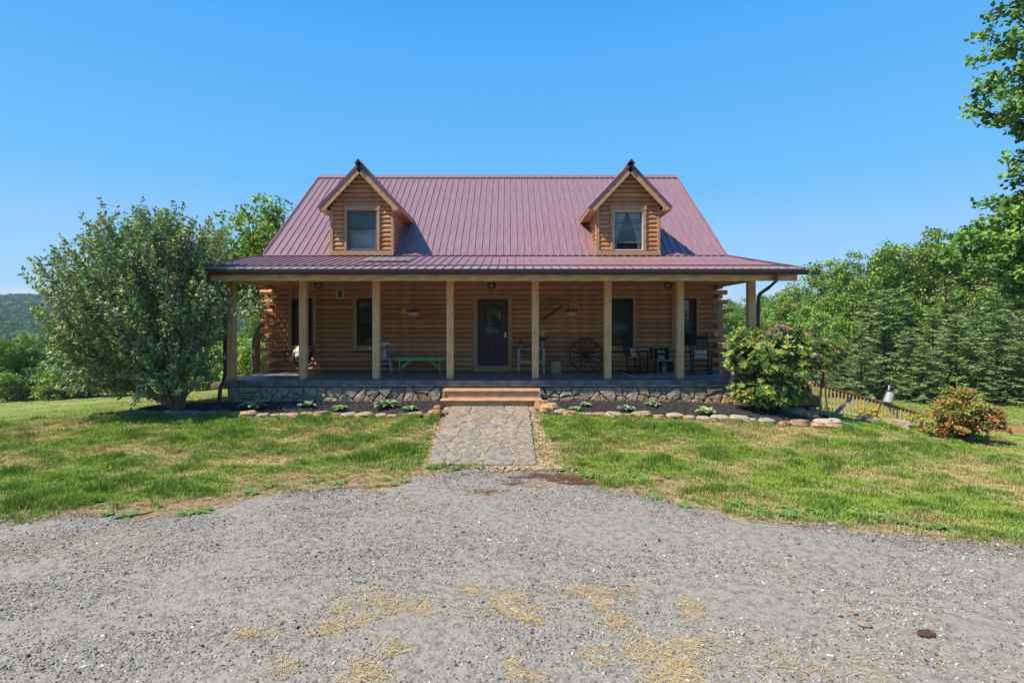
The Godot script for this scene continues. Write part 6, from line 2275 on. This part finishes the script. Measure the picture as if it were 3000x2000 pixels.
	for h in [[-6.2, 12.55, 0.36, 1, "the crape myrtle"], [-5.0, 12.7, 0.30, 2, ""], [-4.1, 12.4, 0.22, 0, ""], [-3.05, 12.6, 0.33, 2, ""], [-2.4, 12.35, 0.2, 0, ""], [1.6, 12.35, 0.18, 1, ""], [1.93, 12.75, 0.2, 2, ""], [2.82, 12.25, 0.26, 2, ""], [3.62, 12.8, 0.24, 2, ""], [4.66, 12.0, 0.3, 1, ""]]:
		var kinds := ["small yellow edged hosta in the dark mulch", "cream edged hosta with striped leaves in the dark mulch", "blue green hosta with pale rims in the dark mulch"]
		var bed := " between path and rhododendron" if h[0] > 0 else " between crape myrtle and path"
		var t := thing("hosta", V(h[0], ground(h[0], h[1]) + 0.05, h[1]), rr(0, TAU), kinds[h[3]] + bed, "hosta", "hostas in the mulch beds")
		var n := 13
		for k in n:
			var a := TAU * k * 0.382
			var s: float = 1.15 * h[2] * rr(0.7, 1.05) * (1.0 if k < 9 else 0.72)
			obj("leaf", leaf_meshes[h[3]], M.leaf, t, Vector3.ZERO, (Basis(Vector3.UP, a) * Basis(Vector3.RIGHT, -0.12 - (0.0 if k < 9 else 0.5) + rr(-0.12, 0.12))).scaled_local(Vector3(s * 0.85, s * 0.8, s)))

	# broad leaved weeds along the gravel
	var kinds := []
	for v in 3:
		rng.seed = 160 + v
		var b := Buf.new()
		for k in 13:
			var a := TAU * k * 0.382 + rr(-0.2, 0.2)
			var l := rr(0.6, 1.0)
			var dir := Vector3(cos(a), 0, sin(a))
			var s := Vector3(-sin(a), 0, cos(a))
			var lift := rr(0.1, 0.7)
			b.col = Color(0.09, 0.19, 0.045).lerp(Color(0.17, 0.28, 0.08), rng.randf())
			var last := []
			for i in 5:
				var t := i / 4.0
				var w: float = [0.03, 0.11, 0.17, 0.14, 0.0][i] * (1.0 if v != 1 else (0.6 + 0.5 * (i % 2)))
				var p := dir * l * t + Vector3(0, lift * t * (1.2 - t) * l, 0)
				var row := [p - s * w + Vector3(0, w * 0.4, 0), p, p + s * w + Vector3(0, w * 0.4, 0)]
				if last:
					b.quad_out(last[0], last[1], row[1], row[0], Vector3.UP)
					b.quad_out(last[1], last[2], row[2], row[1], Vector3.UP)
				last = row
		kinds.append(b.mesh())
	rng.seed = 165
	var where := [[-5.35, 6.9], [-6.4, 7.0], [-6.0, 7.45], [-4.95, 7.75], [-4.0, 7.95], [-3.75, 8.1], [-3.2, 8.45], [-2.75, 8.2], [-2.45, 8.25], [-1.9, 8.25], [-1.7, 8.35], [-2.1, 8.45], [-4.45, 7.05], [-5.8, 7.8], [-5.3, 8.1], [-6.7, 7.6], [-1.3, 9.0], [-0.9, 9.08], [-0.5, 9.1], [1.25, 8.75], [1.5, 8.7], [1.35, 8.6], [1.95, 8.6], [2.15, 8.75], [2.4, 8.85], [2.65, 8.6], [2.75, 8.45], [3.0, 8.3], [3.3, 8.4], [3.6, 8.3], [2.2, 7.6], [2.75, 7.5], [3.2, 7.3], [3.55, 7.2], [4.0, 7.1], [4.3, 7.0], [4.45, 6.85], [4.7, 6.95], [4.9, 6.8], [5.1, 6.65], [5.4, 6.55], [5.0, 7.1], [5.5, 6.9], [5.9, 6.5], [6.1, 6.3], [6.4, 6.4], [3.8, 6.85], [2.5, 7.25], [4.5, 7.4], [6.6, 6.7], [0.95, 9.0], [-4.2, 9.0], [-2.2, 9.4], [2.3, 9.1], [-1.75, 9.6]]
	var g := rng.randi()
	for e in where:
		for j in (3 if e[0] > 3.9 else (2 if e[0] < -3.0 else 1)):
			var x: float = e[0] + rr(-0.1, 0.1) + 0.15 * j
			var d: float = e[1] + rr(-0.08, 0.08) - 0.08 * j
			var s := rr(0.1, 0.2)
			var o := obj("broadleaf_weed", kinds[rng.randi() % 3], M.leaf, self, V(x, ground(x, d) + 0.02, d), Basis(Vector3.UP, rr(0, TAU)).scaled_local(Vector3(s, s * rr(0.5, 0.9), s)))
			tag(o, "low broad leaved weed at the gravel edge, " + ("crape myrtle side of the path" if x < -1.6 else ("foot of the flagstone path" if x < 1.4 else ("by the single worn brick" if x < 3.7 else "below the bronze shrub"))), "weed", "weeds along the gravel edge")

func build_yard() -> void:
	rng.seed = 171
	# stair railing down the bank
	var a := V(11.8, -0.14, 20.0)
	var e := V(16.1, -1.37, 20.0)
	var rl := thing("stair_railing", V(14.0, -1.6, 20.0), 0, "wooden stair railing with square balusters stepping down the grassy bank", "railing")
	var off := -rl.position
	var b := Buf.new()
	b.bar(a, e, 0.14, 0.05, 0.006)
	b.bar(a - Vector3(0, 0.07, 0), e - Vector3(0, 0.07, 0), 0.04, 0.09, 0.005)
	obj("handrail", b, M.rail_cap, rl, off)
	b = Buf.new()
	b.bar(a - Vector3(0, 0.86, 0), e - Vector3(0, 0.86, 0), 0.04, 0.14, 0.006)
	obj("stringer", b, M.rail, rl, off)
	for k in 30:
		var p := a.lerp(e, (k + 0.5) / 30.0)
		b = Buf.new()
		b.box(Vector3(0, -0.47, 0.04), Vector3(0.042, 0.86, 0.042), 0.004)
		tone(b, 0.85, 1.1)
		obj("baluster", b, M.rail, rl, off + p)
	for t in [0.0, 1.0]:
		b = Buf.new()
		b.box(Vector3(0, -0.52, 0), Vector3(0.09, 1.0, 0.09), 0.006)
		obj("newel_post", b, M.rail, rl, off + a.lerp(e, t))
	# watering can hung upside down on the rail
	var wc := thing("watering_can", V(14.75, -1.06, 19.9), 0.5, "grey galvanised watering can hung on the stair railing", "watering can")
	b = Buf.new()
	b.lathe([Vector2(0, 0), Vector2(0.15, 0), Vector2(0.16, 0.02), Vector2(0.15, 0.4), Vector2(0.16, 0.42), Vector2(0, 0.42)], 18)
	var body := obj("body", b, M.silver_paint, wc, Vector3(0, 0.1, 0), Basis(Vector3.FORWARD, 0.45))
	b = Buf.new()
	b.tube([Vector3(0.1, 0.4, 0), Vector3(0.2, 0.62, 0), Vector3(0.12, 0.66, 0), Vector3(0.05, 0.5, 0)], [0.03, 0.04, 0.04, 0.02], 8)
	obj("spout", b, M.silver_paint, wc, Vector3(0, 0.1, 0))
	b = Buf.new()
	b.tube([Vector3(0.15, 0.08, 0), Vector3(0.28, 0.12, 0), Vector3(0.27, 0.3, 0), Vector3(0.14, 0.36, 0)], [0.015, 0.015, 0.015, 0.015], 6)
	obj("handle", b, M.silver_paint, wc, Vector3(0, 0.1, 0))
	# stone slab bench
	var sb := thing("stone_slab", V(7.25, ground(7.25, 12.9), 12.9), 0.1, "rust brown stone slab resting on blocks behind the rhododendron", "stone bench")
	b = Buf.new()
	b.box(Vector3(0, 0.36, 0), Vector3(1.0, 0.26, 0.5), 0.04)
	obj("slab", b, tinted(Color(0.27, 0.15, 0.07)), sb)
	for s in [-1.0, 1.0]:
		b = Buf.new()
		b.box(Vector3(s * 0.32, 0.11, 0), Vector3(0.22, 0.24, 0.36), 0.02)
		obj("support_block", b, tinted(Color(0.26, 0.25, 0.25)), sb)
	# hydrant stake with the hose
	var hx := 7.62
	var hd := 12.35
	var gy := ground(hx, hd)
	var stake := thing("garden_stake", V(hx, gy, hd), 0, "grey wooden stake with a red hose tap beside the stone slab", "stake")
	b = Buf.new()
	b.tube([Vector3(-0.06, -0.05, 0), Vector3(-0.1, 0.45, 0), Vector3(-0.07, 0.85, 0)], [0.03, 0.026, 0.024], 8)
	obj("pole", b, M.grey_wood, stake)
	b = Buf.new()
	b.box(Vector3(-0.06, 0.9, 0.03), Vector3(0.09, 0.2, 0.07), 0.02)
	b.tube([Vector3(-0.06, 1.0, 0.03), Vector3(-0.02, 1.12, 0.03), Vector3(-0.1, 1.2, 0.03)], [0.03, 0.025, 0.015], 8)
	obj("tap", b, M.red, stake)
	var hose := thing("garden_hose", V(hx, gy, hd), 0, "bright green garden hose trailing from the stake across the grass", "hose")
	b = Buf.new()
	var pts := [Vector3(0.0, 0.88, 0.03), Vector3(0.02, 0.6, 0.03), Vector3(0.05, 0.3, 0.04), Vector3(0.1, 0.06, 0.06)]
	var rad := []
	for k in 60:
		var t := k / 59.0
		var loop := k * 0.32
		var x := 0.1 + 1.75 * (t if k > 26 else t * 0.4) + 0.26 * sin(loop) * (1.0 - t * 0.7)
		var z := 0.12 + 0.5 * t + 0.16 * cos(loop) * (1.0 - t * 0.6)
		pts.append(Vector3(x, ground(hx + x, hd - z) - gy + 0.045, z))
	for p in pts: rad.append(0.017)
	b.tube(pts, rad, 7)
	obj("tubing", b, M.plastic_green, hose)
	# metal trough end and bundled dark cloth beside it
	b = Buf.new()
	b.prism(PackedVector2Array([Vector2(-0.12, 0), Vector2(0.12, 0), Vector2(0.13, 0.09), Vector2(0.115, 0.09), Vector2(0.105, 0.012), Vector2(-0.105, 0.012), Vector2(-0.115, 0.09), Vector2(-0.13, 0.09)]), Transform3D(Basis(Vector3.UP, 0.9) * Basis(Vector3.RIGHT, -0.9), V(8.3, ground(8.3, 12.8) + 0.12, 12.9)), 0.5)
	tag(obj("metal_trough", b, M.silver_paint), "pale metal trough propped among the rocks beside the hose", "trough")
	b = Buf.new()
	b.tube([V(8.95, ground(8.95, 12.6), 12.6), V(9.4, ground(8.95, 12.6) + 0.85, 12.7)], [0.014, 0.014], 6)
	tag(obj("leaning_rod", b, M.iron), "thin black rod leaning against the railing above the yellow flowers", "rod")
	# yellow flowers on the bank
	for f in [[9.25, 13.2, 0.34, 26], [9.6, 13.6, 0.3, 22], [11.3, 14.2, 0.26, 12], [12.6, 14.6, 0.3, 12], [13.3, 14.9, 0.3, 12], [12.95, 14.4, 0.26, 10]]:
		var y := ground(f[0], f[1])
		var pl := thing("yellow_flower", V(f[0], y, f[1]), rr(0, TAU), "clump of yellow flowers growing on the bank below the railing", "flowers", "yellow flowers below the railing")
		b = Buf.new()
		for k in 90:
			var p := Vector3(rr(-0.2, 0.2), rr(0.0, f[2]), rr(-0.2, 0.2))
			var u := (rdir() + Vector3(0, 0.6, 0)).normalized() * 0.09
			b.col = Color(0.16, 0.22, 0.09) * rr(0.7, 1.3)
			b.leaf(p, u, u.cross(rdir()).normalized() * 0.02)
		obj("foliage", b, M.leaf, pl)
		b = Buf.new()
		for k in f[3]:
			var p := Vector3(rr(-0.22, 0.22), f[2] * rr(0.7, 1.15), rr(-0.22, 0.22))
			for j in 8:
				var u := Vector3(cos(TAU * j / 8), sin(TAU * j / 8), 0.3) * 0.05
				b.col = Color(0.62, 0.46, 0.03)
				b.leaf(p, u, Vector3(-u.y, u.x, 0) * 0.35)
		obj("blooms", b, M.petal, pl)
	var sf := thing("sunflower", V(11.75, ground(11.75, 14.0), 14.0), 0, "yellow sunflower ornament with a dark centre below the railing", "sunflower")
	b = Buf.new()
	b.tube([Vector3(0, 0, 0), Vector3(0, 0.36, 0)], [0.012, 0.012], 6)
	obj("stem", b, M.plastic_green, sf)
	b = Buf.new()
	for j in 14:
		var u := Vector3(cos(TAU * j / 14), sin(TAU * j / 14), 0.1) * 0.14
		b.col = Color(0.72, 0.5, 0.03)
		b.leaf(Vector3(0, 0.42, 0.02), u, Vector3(-u.y, u.x, 0) * 0.28)
	obj("petals", b, M.petal, sf)
	b = Buf.new()
	b.tube([Vector3(0, 0.42, 0.0), Vector3(0, 0.42, 0.05)], [0.05, 0.045], 12)
	obj("centre", b, M.rust, sf)
	# old log lying on the lawn beyond the porch end
	b = Buf.new()
	b.tube([V(-12.3, ground(-12.3, 21.5) + 0.2, 21.5), V(-11.6, ground(-11.6, 21.2) + 0.22, 21.2)], [0.27, 0.25], 10)
	tag(obj("tree_stump", b, M.bark), "short thick log lying on the lawn beyond the porch end", "log")

func _ready() -> void:
	set_view()
	make_materials()
	more_materials()
	M.pale_candle = mat(lin(0.6, 0.58, 0.4), 0.7)
	M.silver_paint = mat(lin(0.30, 0.315, 0.34), 0.5)
	M.red = mat(lin(0.2, 0.02, 0.018), 0.5)
	build_land()
	build_path()
	build_house()
	build_beds()
	build_trees()
	build_shrubs()
	build_porch_things()
	build_yard()
	build_litter()
	build_grass()
